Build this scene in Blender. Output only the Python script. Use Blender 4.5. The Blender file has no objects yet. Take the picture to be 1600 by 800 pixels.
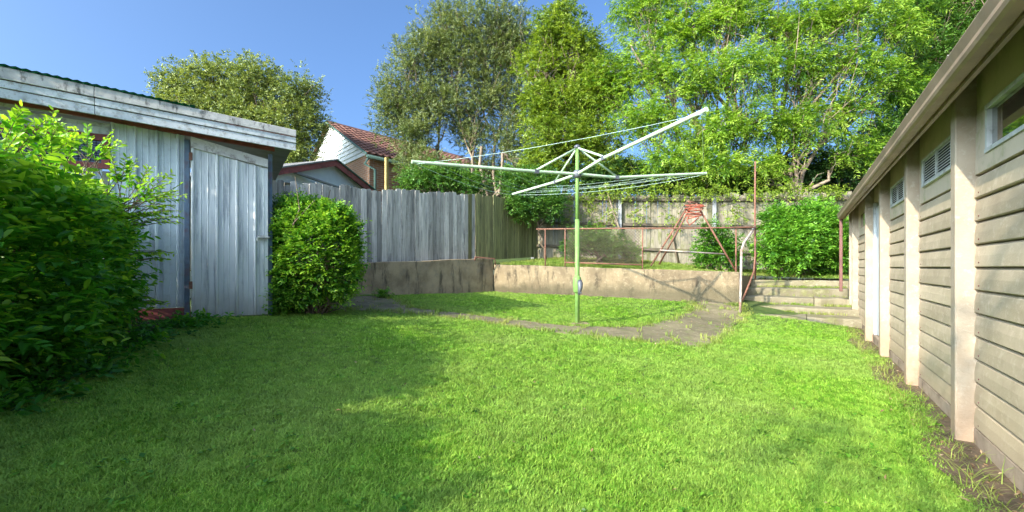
import bpy, math, random
import numpy as np
from mathutils import Vector

random.seed(7)
RNG = np.random.default_rng(7)
scene = bpy.context.scene
COL = scene.collection
F = 720.0      # focal length in photo pixels (photo 1600 wide)
CX, HY = 800.0, 418.0
CAMH = 1.10

# ------------------------------------------------------------------ camera, sky, sun
cam_d = bpy.data.cameras.new('camera')
cam = bpy.data.objects.new('camera', cam_d)
COL.objects.link(cam)
cam.location = (0, 0, CAMH)
cam.rotation_euler = (math.radians(90), 0, 0)
cam_d.sensor_width = 36
cam_d.lens = 36 * F / 1600
cam_d.shift_y = (HY - 400) / 1600
cam_d.clip_start = 0.05
cam_d.clip_end = 2000
scene.camera = cam

SUN_EL = math.radians(28)
SUN_H = np.array([-0.75, -0.66])          # horizontal direction towards the sun
world = bpy.data.worlds.new('World')
scene.world = world
world.use_nodes = True
wn = world.node_tree
bg = wn.nodes['Background']
sky = wn.nodes.new('ShaderNodeTexSky')
sky.sky_type = 'NISHITA'
sky.sun_disc = False
sky.sun_elevation = SUN_EL
sky.sun_rotation = math.atan2(SUN_H[0], SUN_H[1]) % (2 * math.pi)
sky.air_density = 0.55
sky.dust_density = 6.0
sky.ozone_density = 7.0
tint = wn.nodes.new('ShaderNodeVectorMath'); tint.operation = 'MULTIPLY'; tint.inputs[1].default_value = (0.90, 1.02, 0.97)   # even tint of the whole sky
wn.links.new(sky.outputs[0], tint.inputs[0]); wn.links.new(tint.outputs[0], bg.inputs[0])
bg.inputs[1].default_value = 0.15

sun_d = bpy.data.lights.new('sun', 'SUN')
sun_d.energy = 2.35
sun_d.angle = math.radians(0.55)
sun_d.color = (1.0, 0.92, 0.76)
sun = bpy.data.objects.new('sun', sun_d)
COL.objects.link(sun)
to_sun = Vector((SUN_H[0] * math.cos(SUN_EL), SUN_H[1] * math.cos(SUN_EL), math.sin(SUN_EL)))
sun.rotation_euler = to_sun.to_track_quat('Z', 'Y').to_euler()
sun.location = (-20, -15, 15)

vs = scene.view_settings
vs.view_transform = 'Standard'
vs.look = 'None'
vs.gamma = 1
vs.exposure = 1.72

# ------------------------------------------------------------------ helpers: space
def rbf(points, smooth=1e-3):
    P = np.array([[p[0], p[1]] for p in points], float)
    z = np.array([p[2] for p in points], float)
    def phi(r):
        return np.where(r > 1e-9, r * r * np.log(np.maximum(r, 1e-9)), 0.0)
    n = len(P)
    K = phi(np.linalg.norm(P[:, None] - P[None], axis=2)) + smooth * np.eye(n)
    Q = np.hstack([np.ones((n, 1)), P])
    A = np.block([[K, Q], [Q.T, np.zeros((3, 3))]])
    w = np.linalg.solve(A, np.concatenate([z, np.zeros(3)]))
    def f(x, y):
        x = np.asarray(x, float); y = np.asarray(y, float)
        r = np.sqrt((x[..., None] - P[:, 0]) ** 2 + (y[..., None] - P[:, 1]) ** 2)
        return phi(r) @ w[:n] + w[n] + w[n + 1] * x + w[n + 2] * y
    return f

WA = 1.104                                   # garage wall line X = WA + .625 Y
def wall_x(y): return WA + 0.625 * y
GD = np.array([0.53, 0.848])                 # along the garage wall (away)
GN_ = np.array([-0.848, 0.53])               # out of the garage wall, to the lawn

lawn_raw = rbf([(wall_x(-3), -3, -0.02), (wall_x(0), 0, -0.01), (wall_x(3), 3, 0), (wall_x(5.5), 5.5, 0), (wall_x(8), 8, 0.03),
                (0, -2, 0.03), (0, 0, 0.05), (0, 2, 0.08), (1.02, 7.2, 0.23), (-3.89, 5.6, 0.486), (-3.19, 6.02, 0.47),
                (-5.2, 4.8, 0.5), (-2.7, 2.3, 0.3), (-5, 0, 0.35), (-0.47, 11.7, 0.48), (-3.12, 9.18, 0.54),
                (4.68, 9.45, 0.33), (4.35, 8.9, 0.19), (2.2, 10.6, 0.42), (-8, 3, 0.55), (-6, -3, 0.3), (8, 10, 0.1), (9, 0, 0)])
def lawn_z(x, y):
    z = lawn_raw(x, y)
    return np.clip(z, -0.08, 0.75)
terr_raw = rbf([(-11, 2.0, 1.0), (-3.12, 9.3, 1.10), (-4.3, 8.6, 1.08), (-0.47, 11.8, 1.17), (0.7, 13.5, 1.36), (2.2, 10.7, 1.08),
                (4.68, 9.6, 0.95), (6.0, 11.4, 0.90), (7.6, 10.4, 0.84), (6.9, 12.3, 1.0), (9, 12, 0.95), (12, 8, 0.8),
                (-6, 14, 1.3), (4, 20, 1.4), (14, 20, 1.2), (-14, 14, 1.3), (-10, 25, 1.5), (20, 12, 1.0), (3.6, 13.0, 1.28)])
def terr_z(x, y):
    return np.clip(terr_raw(x, y), 0.7, 1.6)

def at(px, py, Y):
    return np.array([(px - CX) / F * Y, Y, CAMH - (py - HY) / F * Y])
def gp(px, py, f=lawn_z):
    Y = 6.0
    for _ in range(60):
        x = (px - CX) / F * Y
        z = float(f(np.array(x), np.array(Y)))
        Yn = max(0.5, min(40, (CAMH - z) * F / (py - HY)))
        Y = 0.6 * Y + 0.4 * Yn
    x = (px - CX) / F * Y
    return np.array([x, Y, float(f(np.array(x), np.array(Y)))])
def on_plane(px, py, P0, d):
    """hit of the view ray with the vertical plane through P0 along the horizontal direction d"""
    p = (px - CX) / F
    # P0x + s dx = p (P0y + s dy)
    s = (p * P0[1] - P0[0]) / (d[0] - p * d[1])
    Y = P0[1] + s * d[1]
    return at(px, py, Y)

# ------------------------------------------------------------------ helpers: objects
def tag(o, label=None, cat=None, group=None, kind=None):
    if label: o['label'] = label
    if cat: o['category'] = cat
    if group: o['group'] = group
    if kind: o['kind'] = kind
    return o
def empty(name, loc, label, cat, group=None, kind=None):
    o = bpy.data.objects.new(name, None)
    COL.objects.link(o)
    o.empty_display_size = 0.2
    o.location = tuple(float(v) for v in loc)
    return tag(o, label, cat, group, kind)
def origin_of(p):
    v = np.zeros(3)
    while p is not None:
        v += np.array(p.location); p = p.parent
    return v
class Geo:
    def __init__(s): s.v = []; s.f = []
    def add(s, vs_, fs):
        b = len(s.v)
        s.v += [tuple(float(c) for c in v) for v in vs_]
        s.f += [tuple(b + i for i in f) for f in fs]
        return s
    def para(s, o, a, b, c):
        """box from corner o with the edge vectors a, b, c"""
        o, a, b, c = (np.array(t, float) for t in (o, a, b, c))
        if np.dot(np.cross(a, b), c) < 0: a, b = b, a
        vs_ = [o, o + a, o + a + b, o + b, o + c, o + a + c, o + a + b + c, o + b + c]
        return s.add(vs_, [(3, 2, 1, 0), (4, 5, 6, 7), (0, 1, 5, 4), (1, 2, 6, 5), (2, 3, 7, 6), (3, 0, 4, 7)])
    def box(s, c, size, d=(1, 0)):
        """box centred in plan at c, its base at c.z, long side along d"""
        d = np.array(d, float); d /= np.linalg.norm(d)
        X = np.array([d[0], d[1], 0]) * size[0]; Y = np.array([-d[1], d[0], 0]) * size[1]; Z = np.array([0, 0, size[2]])
        return s.para(np.array(c, float) - X / 2 - Y / 2, X, Y, Z)
    def prism(s, poly, vec):
        poly = [np.array(p, float) for p in poly]; vec = np.array(vec, float); n = len(poly)
        nrm = np.zeros(3)
        for i in range(n): nrm += np.cross(poly[i], poly[(i + 1) % n])
        if np.dot(nrm, vec) > 0: poly = poly[::-1]
        return s.add(poly + [p + vec for p in poly],
                     [tuple(range(n)), tuple(range(2 * n - 1, n - 1, -1))] + [(i, i + n, (i + 1) % n + n, (i + 1) % n) for i in range(n)])
    def tube(s, pts, r, n=8, caps=True):
        pts = [np.array(p, float) for p in pts]; m = len(pts)
        rs = list(r) if hasattr(r, '__len__') else [r] * m
        up = None; rings = []
        for i, p in enumerate(pts):
            t = pts[min(i + 1, m - 1)] - pts[max(i - 1, 0)]
            t = t / (np.linalg.norm(t) + 1e-12)
            if up is None:
                up = np.array([0, 0, 1.0]) if abs(t[2]) < 0.9 else np.array([1.0, 0, 0])
            a = up - t * np.dot(up, t); a /= (np.linalg.norm(a) + 1e-12)
            b = np.cross(t, a); up = a
            rings.append([p + rs[i] * (math.cos(2 * math.pi * k / n) * a + math.sin(2 * math.pi * k / n) * b) for k in range(n)])
        vs_ = [v for rg in rings for v in rg]
        fs = [(i * n + k, i * n + (k + 1) % n, (i + 1) * n + (k + 1) % n, (i + 1) * n + k) for i in range(m - 1) for k in range(n)]
        if caps:
            fs += [tuple(range(n - 1, -1, -1)), tuple((m - 1) * n + k for k in range(n))]
        return s.add(vs_, fs)
    def sheet(s, grid):
        """grid[i][j] of points -> quads"""
        ni, nj = len(grid), len(grid[0])
        return s.add([p for row in grid for p in row], [(i * nj + j, i * nj + j + 1, (i + 1) * nj + j + 1, (i + 1) * nj + j) for i in range(ni - 1) for j in range(nj - 1)])
def build(name, g, m, parent=None, smooth=False, base=None, bevel=0):
    me = bpy.data.meshes.new(name)
    o = bpy.data.objects.new(name, me)
    v = np.array(g.v, float)
    org = origin_of(parent) if parent is not None else (np.array(base, float) if base is not None else np.zeros(3))
    v = v - org
    me.from_pydata([tuple(x) for x in v], [], g.f)
    if m: me.materials.append(m)
    if smooth:
        me.polygons.foreach_set('use_smooth', [True] * len(me.polygons))
    me.update()
    COL.objects.link(o)
    if parent is not None: o.parent = parent
    else: o.location = tuple(org)
    if bevel:
        b = o.modifiers.new('bevel', 'BEVEL'); b.width = bevel; b.segments = 1; b.limit_method = 'ANGLE'
    return o
def place(name, me, loc, rz=0.0, parent=None, rot=None, scale=None):
    """an object that shares mesh data; loc in world"""
    o = bpy.data.objects.new(name, me)
    COL.objects.link(o)
    org = origin_of(parent) if parent is not None else np.zeros(3)
    if parent is not None: o.parent = parent
    o.location = tuple(float(t) for t in (np.array(loc, float) - org))
    o.rotation_euler = rot if rot else (0, 0, rz)
    if scale: o.scale = scale
    return o

# ------------------------------------------------------------------ helpers: materials
MATS = {}
def mat(name, c1, c2=None, scale=3.0, rough=0.8, bump=0.0, bscale=40, stretch=(1, 1, 1), stain=None, sscale=1.5, samt=0.5,
        sstretch=(1, 1, 1), rand=0.0, metal=0.0, spec=0.3, stain2=None, s2scale=8, s2amt=0.4, bdist=0.01, lowstain=None):
    m = bpy.data.materials.new(name); m.use_nodes = True
    nt = m.node_tree; N = nt.nodes; L = nt.links
    bs = N['Principled BSDF']
    bs.inputs['Roughness'].default_value = rough
    bs.inputs['Metallic'].default_value = metal
    bs.inputs['Specular IOR Level'].default_value = spec
    geo = N.new('ShaderNodeNewGeometry')
    oi = N.new('ShaderNodeObjectInfo')
    off = N.new('ShaderNodeVectorMath'); off.operation = 'MULTIPLY_ADD'
    cmb = N.new('ShaderNodeCombineXYZ')
    for k in range(3): L.new(oi.outputs['Random'], cmb.inputs[k])
    L.new(cmb.outputs[0], off.inputs[0]); off.inputs[1].default_value = (17, 23, 31) if rand else (0, 0, 0)
    L.new(geo.outputs['Position'], off.inputs[2])
    def noise(sc, st, det=5, ro=0.6):
        mp = N.new('ShaderNodeMapping'); mp.inputs['Scale'].default_value = st
        L.new(off.outputs[0], mp.inputs[0])
        n = N.new('ShaderNodeTexNoise'); n.inputs['Scale'].default_value = sc; n.inputs['Detail'].default_value = det
        n.inputs['Roughness'].default_value = ro
        L.new(mp.outputs[0], n.inputs['Vector'])
        return n.outputs['Fac']
    def mixc(fac, a, b):
        mx = N.new('ShaderNodeMix'); mx.data_type = 'RGBA'
        L.new(fac, mx.inputs[0]) if not isinstance(fac, float) else setattr(mx.inputs[0], 'default_value', fac)
        for k, c in ((6, a), (7, b)):
            if isinstance(c, (tuple, list)): mx.inputs[k].default_value = (*c, 1)
            else: L.new(c, mx.inputs[k])
        return mx.outputs[2]
    def ramp(fac, lo, hi, mul=1.0):
        r = N.new('ShaderNodeMapRange'); r.inputs[1].default_value = lo; r.inputs[2].default_value = hi
        r.inputs[4].default_value = mul; r.interpolation_type = 'SMOOTHSTEP'
        L.new(fac, r.inputs[0]); return r.outputs[0]
    if c2 is None: c2 = tuple(c * 0.7 for c in c1)
    col = mixc(ramp(noise(scale, stretch), 0.32, 0.68), c1, c2)
    if stain is not None:
        col = mixc(ramp(noise(sscale, sstretch, 8, 0.7), 0.5, 0.66, samt), col, stain)
    if stain2 is not None:
        col = mixc(ramp(noise(s2scale, (1, 1, 1), 6, 0.75), 0.52, 0.64, s2amt), col, stain2)
    if lowstain is not None:
        # splash-back dirt low on the thing: colour, z of full strength, z where it ends
        sx = N.new('ShaderNodeSeparateXYZ'); L.new(geo.outputs['Position'], sx.inputs[0])
        ad = N.new('ShaderNodeMath'); ad.operation = 'MULTIPLY_ADD'; ad.inputs[1].default_value = -0.35
        L.new(noise(4, (1, 1, 1)), ad.inputs[0]); L.new(sx.outputs[2], ad.inputs[2])
        col = mixc(ramp(ad.outputs[0], lowstain[2], lowstain[1], lowstain[3] if len(lowstain) > 3 else 0.8), col, lowstain[0])
    if rand:
        hs = N.new('ShaderNodeHueSaturation')
        mr = N.new('ShaderNodeMapRange'); mr.inputs[3].default_value = 1 - rand; mr.inputs[4].default_value = 1 + rand
        L.new(oi.outputs['Random'], mr.inputs[0]); L.new(mr.outputs[0], hs.inputs['Value']); L.new(col, hs.inputs['Color'])
        col = hs.outputs[0]
    L.new(col, bs.inputs['Base Color'])
    if bump:
        b = N.new('ShaderNodeBump'); b.inputs['Strength'].default_value = bump; b.inputs['Distance'].default_value = bdist
        L.new(noise(bscale, stretch, 6, 0.7), b.inputs['Height']); L.new(b.outputs[0], bs.inputs['Normal'])
    MATS[name] = m
    return m

def leafmat(name, dark, mid, light, trans=0.35, rough=0.42, tcol=(1.3, 1.25, 0.5), spec=0.35):
    """leaf colour by the per-leaf 'tone' value: old dark leaves to young light ones"""
    m = bpy.data.materials.new(name); m.use_nodes = True
    nt = m.node_tree; N = nt.nodes; L = nt.links
    bs = N['Principled BSDF']; out = N['Material Output']
    at_ = N.new('ShaderNodeAttribute'); at_.attribute_name = 'tone'
    r = N.new('ShaderNodeValToRGB'); e = r.color_ramp.elements
    e[0].position = 0.0; e[0].color = (*dark, 1); e[1].position = 1.0; e[1].color = (*light, 1)
    k = e.new(0.5); k.color = (*mid, 1)
    L.new(at_.outputs['Fac'], r.inputs[0])
    L.new(r.outputs[0], bs.inputs['Base Color'])
    bs.inputs['Roughness'].default_value = rough
    bs.inputs['Specular IOR Level'].default_value = spec
    tr = N.new('ShaderNodeBsdfTranslucent')
    mm = N.new('ShaderNodeVectorMath'); mm.operation = 'MULTIPLY'; mm.inputs[1].default_value = tcol
    L.new(r.outputs[0], mm.inputs[0]); L.new(mm.outputs[0], tr.inputs[0])
    mx = N.new('ShaderNodeMixShader'); mx.inputs[0].default_value = trans
    L.new(bs.outputs[0], mx.inputs[1]); L.new(tr.outputs[0], mx.inputs[2]); L.new(mx.outputs[0], out.inputs[0])
    return m

M_paling = mat('weathered_paling', (0.56, 0.515, 0.445), (0.38, 0.35, 0.30), 6, 0.9, 0.5, 30, (5, 5, 0.35), stain=(0.07, 0.07, 0.07), sscale=6, samt=0.6, sstretch=(3, 3, 0.3), rand=0.38, stain2=(0.60, 0.58, 0.53), s2scale=5, s2amt=0.3)
M_mossy = mat('mossy_paling', (0.27, 0.25, 0.10), (0.17, 0.16, 0.07), 6, 0.9, 0.5, 30, (5, 5, 0.35), stain=(0.05, 0.045, 0.03), sscale=6, samt=0.6, sstretch=(3, 3, 0.3), rand=0.25)
M_rearpal = mat('rear_paling', (0.33, 0.285, 0.21), (0.22, 0.19, 0.135), 6, 0.9, 0.5, 30, (5, 5, 0.35), stain=(0.16, 0.17, 0.05), sscale=2.0, samt=0.7, rand=0.25, stain2=(0.08, 0.07, 0.05), s2scale=4, s2amt=0.4)
M_rail = mat('fence_rail_wood', (0.15, 0.12, 0.09), (0.08, 0.065, 0.05), 6, 0.9, 0.4, 30, (1, 1, 4), stain=(0.20, 0.2, 0.06), sscale=3, samt=0.6)  # dark tone stands in for shadow lines along the back fence rails
M_conc = mat('retaining_concrete', (0.33, 0.25, 0.15), (0.19, 0.14, 0.085), 2.2, 0.95, 1.0, 45, (1, 1, 0.8), stain=(0.06, 0.045, 0.03), sscale=4.0, samt=0.85, sstretch=(1.8, 1.8, 0.5), stain2=(0.42, 0.34, 0.22), s2scale=13, s2amt=0.5, lowstain=((0.10, 0.085, 0.05), 0.35, 0.62))
M_concd = mat('old_dark_concrete', (0.44, 0.33, 0.20), (0.27, 0.20, 0.12), 3.2, 0.95, 1.0, 50, (1, 1, 1), stain=(0.035, 0.03, 0.025), sscale=3.0, samt=0.75, sstretch=(2, 2, 0.4), stain2=(0.24, 0.21, 0.16), s2scale=7, s2amt=0.45)
M_path = mat('path_concrete', (0.23, 0.185, 0.11), (0.145, 0.12, 0.07), 2.5, 0.95, 0.5, 60, (1, 1, 1), stain=(0.15, 0.17, 0.05), sscale=4, samt=0.8, stain2=(0.42, 0.35, 0.22), s2scale=12, s2amt=0.4, rand=0.12)
M_step = mat('step_concrete', (0.26, 0.22, 0.145), (0.16, 0.135, 0.085), 2.5, 0.95, 0.6, 60, (1, 1, 1), stain=(0.20, 0.20, 0.07), sscale=2.5, samt=0.85, stain2=(0.42, 0.36, 0.26), s2scale=10, s2amt=0.4, rand=0.1)
M_shedm = mat('painted_shed_metal', (0.62, 0.68, 0.72), (0.52, 0.58, 0.62), 2.0, 0.55, 0.12, 20, (3, 3, 0.5), stain=(0.20, 0.24, 0.28), sscale=3, samt=0.7, sstretch=(3, 3, 0.35), rand=0.05, stain2=(0.24, 0.21, 0.18), s2scale=9, s2amt=0.18, lowstain=((0.17, 0.14, 0.10), 0.25, 0.65, 0.5))
M_doorm = mat('painted_shed_door', (0.70, 0.71, 0.70), (0.56, 0.58, 0.59), 2.5, 0.5, 0.12, 20, (3, 3, 0.4), stain=(0.22, 0.24, 0.27), sscale=4, samt=0.7, sstretch=(4, 4, 0.3), stain2=(0.72, 0.70, 0.66), s2scale=5, s2amt=0.35, lowstain=((0.26, 0.24, 0.20), 0.3, 0.8, 0.6))
M_fascia = mat('weathered_fascia', (0.62, 0.64, 0.65), (0.48, 0.51, 0.53), 3, 0.8, 0.25, 40, (1, 1, 1), stain=(0.15, 0.15, 0.15), sscale=8, samt=0.6, stain2=(0.30, 0.28, 0.24), s2scale=18, s2amt=0.7)
M_fasciat = mat('lichened_fascia', (0.55, 0.53, 0.50), (0.38, 0.37, 0.36), 8, 0.9, 0.4, 60, (1, 1, 1), stain=(0.08, 0.075, 0.07), sscale=8, samt=0.95, sstretch=(1.5, 1.5, 0.7), stain2=(0.50, 0.48, 0.44), s2scale=20, s2amt=0.4)
M_red = mat('oxide_red_timber', (0.36, 0.10, 0.09), (0.24, 0.075, 0.07), 5, 0.75, 0.2, 40, (1, 1, 3), stain=(0.05, 0.03, 0.03), sscale=5, samt=0.5)
M_white = mat('old_white_paint', (0.62, 0.63, 0.62), (0.50, 0.51, 0.51), 5, 0.6, 0.1, 40, stain=(0.28, 0.26, 0.24), sscale=6, samt=0.4, stain2=(0.12, 0.09, 0.08), s2scale=12, s2amt=0.15)
M_flake = mat('flaking_white_paint', (0.66, 0.64, 0.60), (0.5, 0.48, 0.45), 5, 0.8, 0.4, 40, stain=(0.12, 0.07, 0.055), sscale=9, samt=0.8)
M_bluep = mat('blue_grey_post', (0.16, 0.22, 0.30), (0.10, 0.14, 0.2), 5, 0.7, 0.1, 40, stain=(0.25, 0.07, 0.04), sscale=5, samt=0.35)
M_galv = mat('grey_fence_post', (0.34, 0.34, 0.34), (0.26, 0.26, 0.27), 5, 0.6)
M_greenroof = mat('green_roof_metal', (0.03, 0.34, 0.22), (0.025, 0.26, 0.17), 5, 0.5)
M_dark = mat('dark_interior', (0.02, 0.02, 0.022), (0.01, 0.01, 0.01), 3, 0.9)
M_board = mat('cream_wallboard', (0.50, 0.40, 0.285), (0.41, 0.33, 0.23), 2.5, 0.75, 0.25, 35, (1, 1, 2), stain=(0.32, 0.25, 0.17), sscale=2.0, samt=0.5, rand=0.11, stain2=(0.64, 0.54, 0.42), s2scale=14, s2amt=0.4, lowstain=((0.42, 0.31, 0.20), 0.0, 0.35, 0.5))
M_panel = mat('cream_flat_sheet', (0.64, 0.52, 0.40), (0.54, 0.45, 0.34), 2.0, 0.8, 0.12, 25, stain=(0.33, 0.32, 0.14), sscale=4, samt=0.55)
M_post = mat('cream_concrete_post', (0.43, 0.345, 0.26), (0.34, 0.27, 0.20), 4, 0.85, 0.7, 30, stain=(0.34, 0.25, 0.17), sscale=5, samt=0.5, stain2=(0.52, 0.45, 0.36), s2scale=16, s2amt=0.5, lowstain=((0.38, 0.24, 0.15), -0.1, 0.35, 0.6), bdist=0.006)
M_plinth = mat('stained_footing', (0.40, 0.31, 0.23), (0.28, 0.21, 0.15), 5, 0.9, 0.6, 30, stain=(0.14, 0.10, 0.07), sscale=5, samt=0.7)
M_gutter = mat('brown_gutter', (0.36, 0.25, 0.18), (0.27, 0.19, 0.135), 3, 0.5, 0.1, 30, stain=(0.12, 0.09, 0.07), sscale=4, samt=0.5, stain2=(0.44, 0.34, 0.26), s2scale=8, s2amt=0.35, spec=0.5)
M_soffit = mat('brown_soffit', (0.22, 0.165, 0.12), (0.15, 0.115, 0.08), 4, 0.8, 0.2, 30, stain=(0.10, 0.10, 0.04), sscale=5, samt=0.5)
M_roofdark = mat('grey_roof_metal', (0.25, 0.24, 0.23), (0.18, 0.17, 0.16), 4, 0.6)
M_pipe = mat('brown_pipe', (0.20, 0.09, 0.075), (0.14, 0.065, 0.055), 4, 0.5)
M_rust = mat('rusty_pipe', (0.25, 0.11, 0.07), (0.15, 0.07, 0.045), 9, 0.85, 0.3, 60, stain=(0.30, 0.19, 0.15), sscale=14, samt=0.5)
M_greyrust = mat('grey_rusted_pipe', (0.42, 0.36, 0.31), (0.30, 0.24, 0.20), 9, 0.8, 0.3, 60, stain=(0.24, 0.10, 0.06), sscale=7, samt=0.6)
M_hose = mat('red_hose_rubber', (0.40, 0.10, 0.055), (0.26, 0.065, 0.04), 9, 0.6)
M_wire = mat('rusty_wire_mesh', (0.10, 0.07, 0.05), (0.06, 0.045, 0.03), 9, 0.8)
M_mast = mat('green_mast_paint', (0.20, 0.35, 0.09), (0.15, 0.28, 0.07), 6, 0.5, 0.1, 60, stain=(0.30, 0.32, 0.18), sscale=10, samt=0.4)
M_arm = mat('pale_green_arm_paint', (0.52, 0.64, 0.44), (0.42, 0.55, 0.36), 8, 0.45, 0.1, 60, stain=(0.66, 0.70, 0.60), sscale=12, samt=0.4, stain2=(0.25, 0.22, 0.16), s2scale=20, s2amt=0.25)
M_metal = mat('dull_grey_metal', (0.16, 0.17, 0.19), (0.10, 0.10, 0.12), 10, 0.5, metal=0.3)
M_line = mat('pale_line_cord', (0.55, 0.68, 0.60), (0.45, 0.58, 0.52), 10, 0.6)
M_zinc = mat('zinc_latch', (0.62, 0.60, 0.56), (0.35, 0.33, 0.30), 30, 0.5, metal=0.2)
M_bark = mat('grey_brown_bark', (0.22, 0.16, 0.11), (0.11, 0.08, 0.055), 7, 0.95, 0.8, 20, (1, 1, 0.4), stain=(0.32, 0.25, 0.19), sscale=5, samt=0.5)
M_barkp = mat('pale_bark', (0.38, 0.29, 0.21), (0.22, 0.16, 0.11), 7, 0.95, 0.8, 20, (1, 1, 0.4), stain=(0.10, 0.07, 0.05), sscale=5, samt=0.5)
M_soil = mat('garden_soil', (0.09, 0.065, 0.045), (0.05, 0.037, 0.027), 6, 0.98, 1.0, 40, stain=(0.15, 0.12, 0.085), sscale=10, samt=0.5, stain2=(0.06, 0.08, 0.02), s2scale=6, s2amt=0.5)
M_litter = mat('dirt_and_litter', (0.16, 0.11, 0.07), (0.10, 0.068, 0.043), 9, 0.98, 1.0, 60, stain=(0.24, 0.18, 0.11), sscale=14, samt=0.6, stain2=(0.07, 0.09, 0.025), s2scale=9, s2amt=0.4)
M_lawn = mat('lawn_ground', (0.08, 0.13, 0.025), (0.06, 0.09, 0.02), 8, 0.95, 1.0, 90, stain=(0.11, 0.12, 0.035), sscale=2.5, samt=0.5, stain2=(0.045, 0.05, 0.02), s2scale=30, s2amt=0.4)
M_rough = mat('rough_ground', (0.07, 0.09, 0.03), (0.06, 0.06, 0.03), 3, 0.95)
M_hwhite = mat('white_weatherboard', (0.78, 0.77, 0.73), (0.70, 0.69, 0.66), 3, 0.7, 0.1, 40)
M_hwhite2 = mat('grey_white_sheet', (0.66, 0.68, 0.72), (0.58, 0.60, 0.65), 3, 0.7, 0.1, 40)
M_tile = mat('terracotta_tile', (0.22, 0.10, 0.07), (0.15, 0.07, 0.05), 6, 0.85, 0.3, 30, stain=(0.10, 0.06, 0.05), sscale=7, samt=0.6, rand=0.25)
M_hgreen = mat('dark_green_trim', (0.09, 0.16, 0.13), (0.07, 0.12, 0.10), 6, 0.6)
M_yellow = mat('yellow_post_paint', (0.42, 0.32, 0.12), (0.34, 0.25, 0.09), 6, 0.6)
M_farroof = mat('dark_green_roof', (0.03, 0.075, 0.055), (0.02, 0.05, 0.04), 4, 0.6)

def brickmat():
    m = bpy.data.materials.new('orange_brickwork'); m.use_nodes = True
    N = m.node_tree.nodes; L = m.node_tree.links
    tc = N.new('ShaderNodeTexCoord'); b = N.new('ShaderNodeTexBrick'); mp = N.new('ShaderNodeMapping')
    mp.inputs['Rotation'].default_value = (math.radians(90), 0, 0)
    b.inputs['Color1'].default_value = (0.42, 0.19, 0.09, 1); b.inputs['Color2'].default_value = (0.33, 0.14, 0.075, 1)
    b.inputs['Mortar'].default_value = (0.42, 0.34, 0.26, 1); b.inputs['Scale'].default_value = 1.0
    b.inputs['Brick Width'].default_value = 0.24; b.inputs['Row Height'].default_value = 0.086; b.inputs['Mortar Size'].default_value = 0.01
    L.new(tc.outputs['Object'], mp.inputs[0]); L.new(mp.outputs[0], b.inputs[0]); L.new(b.outputs[0], N['Principled BSDF'].inputs[0])
    N['Principled BSDF'].inputs['Roughness'].default_value = 0.9
    return m
M_brick = brickmat()
def glassmat():
    m = bpy.data.materials.new('dark_window_glass'); m.use_nodes = True
    b = m.node_tree.nodes['Principled BSDF']
    b.inputs['Base Color'].default_value = (0.02, 0.025, 0.02, 1); b.inputs['Roughness'].default_value = 0.04
    b.inputs['Specular IOR Level'].default_value = 1.0; b.inputs['Coat Weight'].default_value = 1.0; b.inputs['Coat Roughness'].default_value = 0.02
    return m
M_glass = glassmat()

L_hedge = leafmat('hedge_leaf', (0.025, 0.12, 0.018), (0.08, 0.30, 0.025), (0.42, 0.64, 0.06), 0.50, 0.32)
L_bush = leafmat('round_shrub_leaf', (0.02, 0.08, 0.010), (0.08, 0.26, 0.022), (0.36, 0.58, 0.06), 0.35, 0.35)
L_olive = leafmat('olive_grey_leaf', (0.06, 0.09, 0.03), (0.20, 0.26, 0.07), (0.46, 0.50, 0.18), 0.3, 0.45)
L_tea = leafmat('dusty_green_leaf', (0.06, 0.10, 0.035), (0.19, 0.24, 0.08), (0.40, 0.43, 0.18), 0.3, 0.45)
L_yel = leafmat('yellow_green_leaf', (0.05, 0.10, 0.015), (0.20, 0.30, 0.03), (0.40, 0.48, 0.07), 0.4, 0.42)
L_bright = leafmat('bright_fern_leaf', (0.05, 0.14, 0.012), (0.22, 0.38, 0.03), (0.46, 0.60, 0.09), 0.42, 0.4)
L_mid = leafmat('mid_green_leaf', (0.02, 0.075, 0.015), (0.08, 0.20, 0.03), (0.20, 0.34, 0.06), 0.35, 0.35)
L_rightb = leafmat('broad_shrub_leaf', (0.025, 0.10, 0.012), (0.11, 0.29, 0.025), (0.26, 0.48, 0.05), 0.4, 0.35)
L_dark = leafmat('dark_undergrowth_leaf', (0.012, 0.035, 0.010), (0.03, 0.08, 0.018), (0.08, 0.16, 0.03), 0.3, 0.4)  # darkest of the leaf greens, for the undergrowth shrubs
L_purple = leafmat('mauve_flower', (0.35, 0.28, 0.55), (0.42, 0.34, 0.62), (0.5, 0.42, 0.7), 0.4, 0.6, tcol=(1, 1, 1))
L_grass = None

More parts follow.
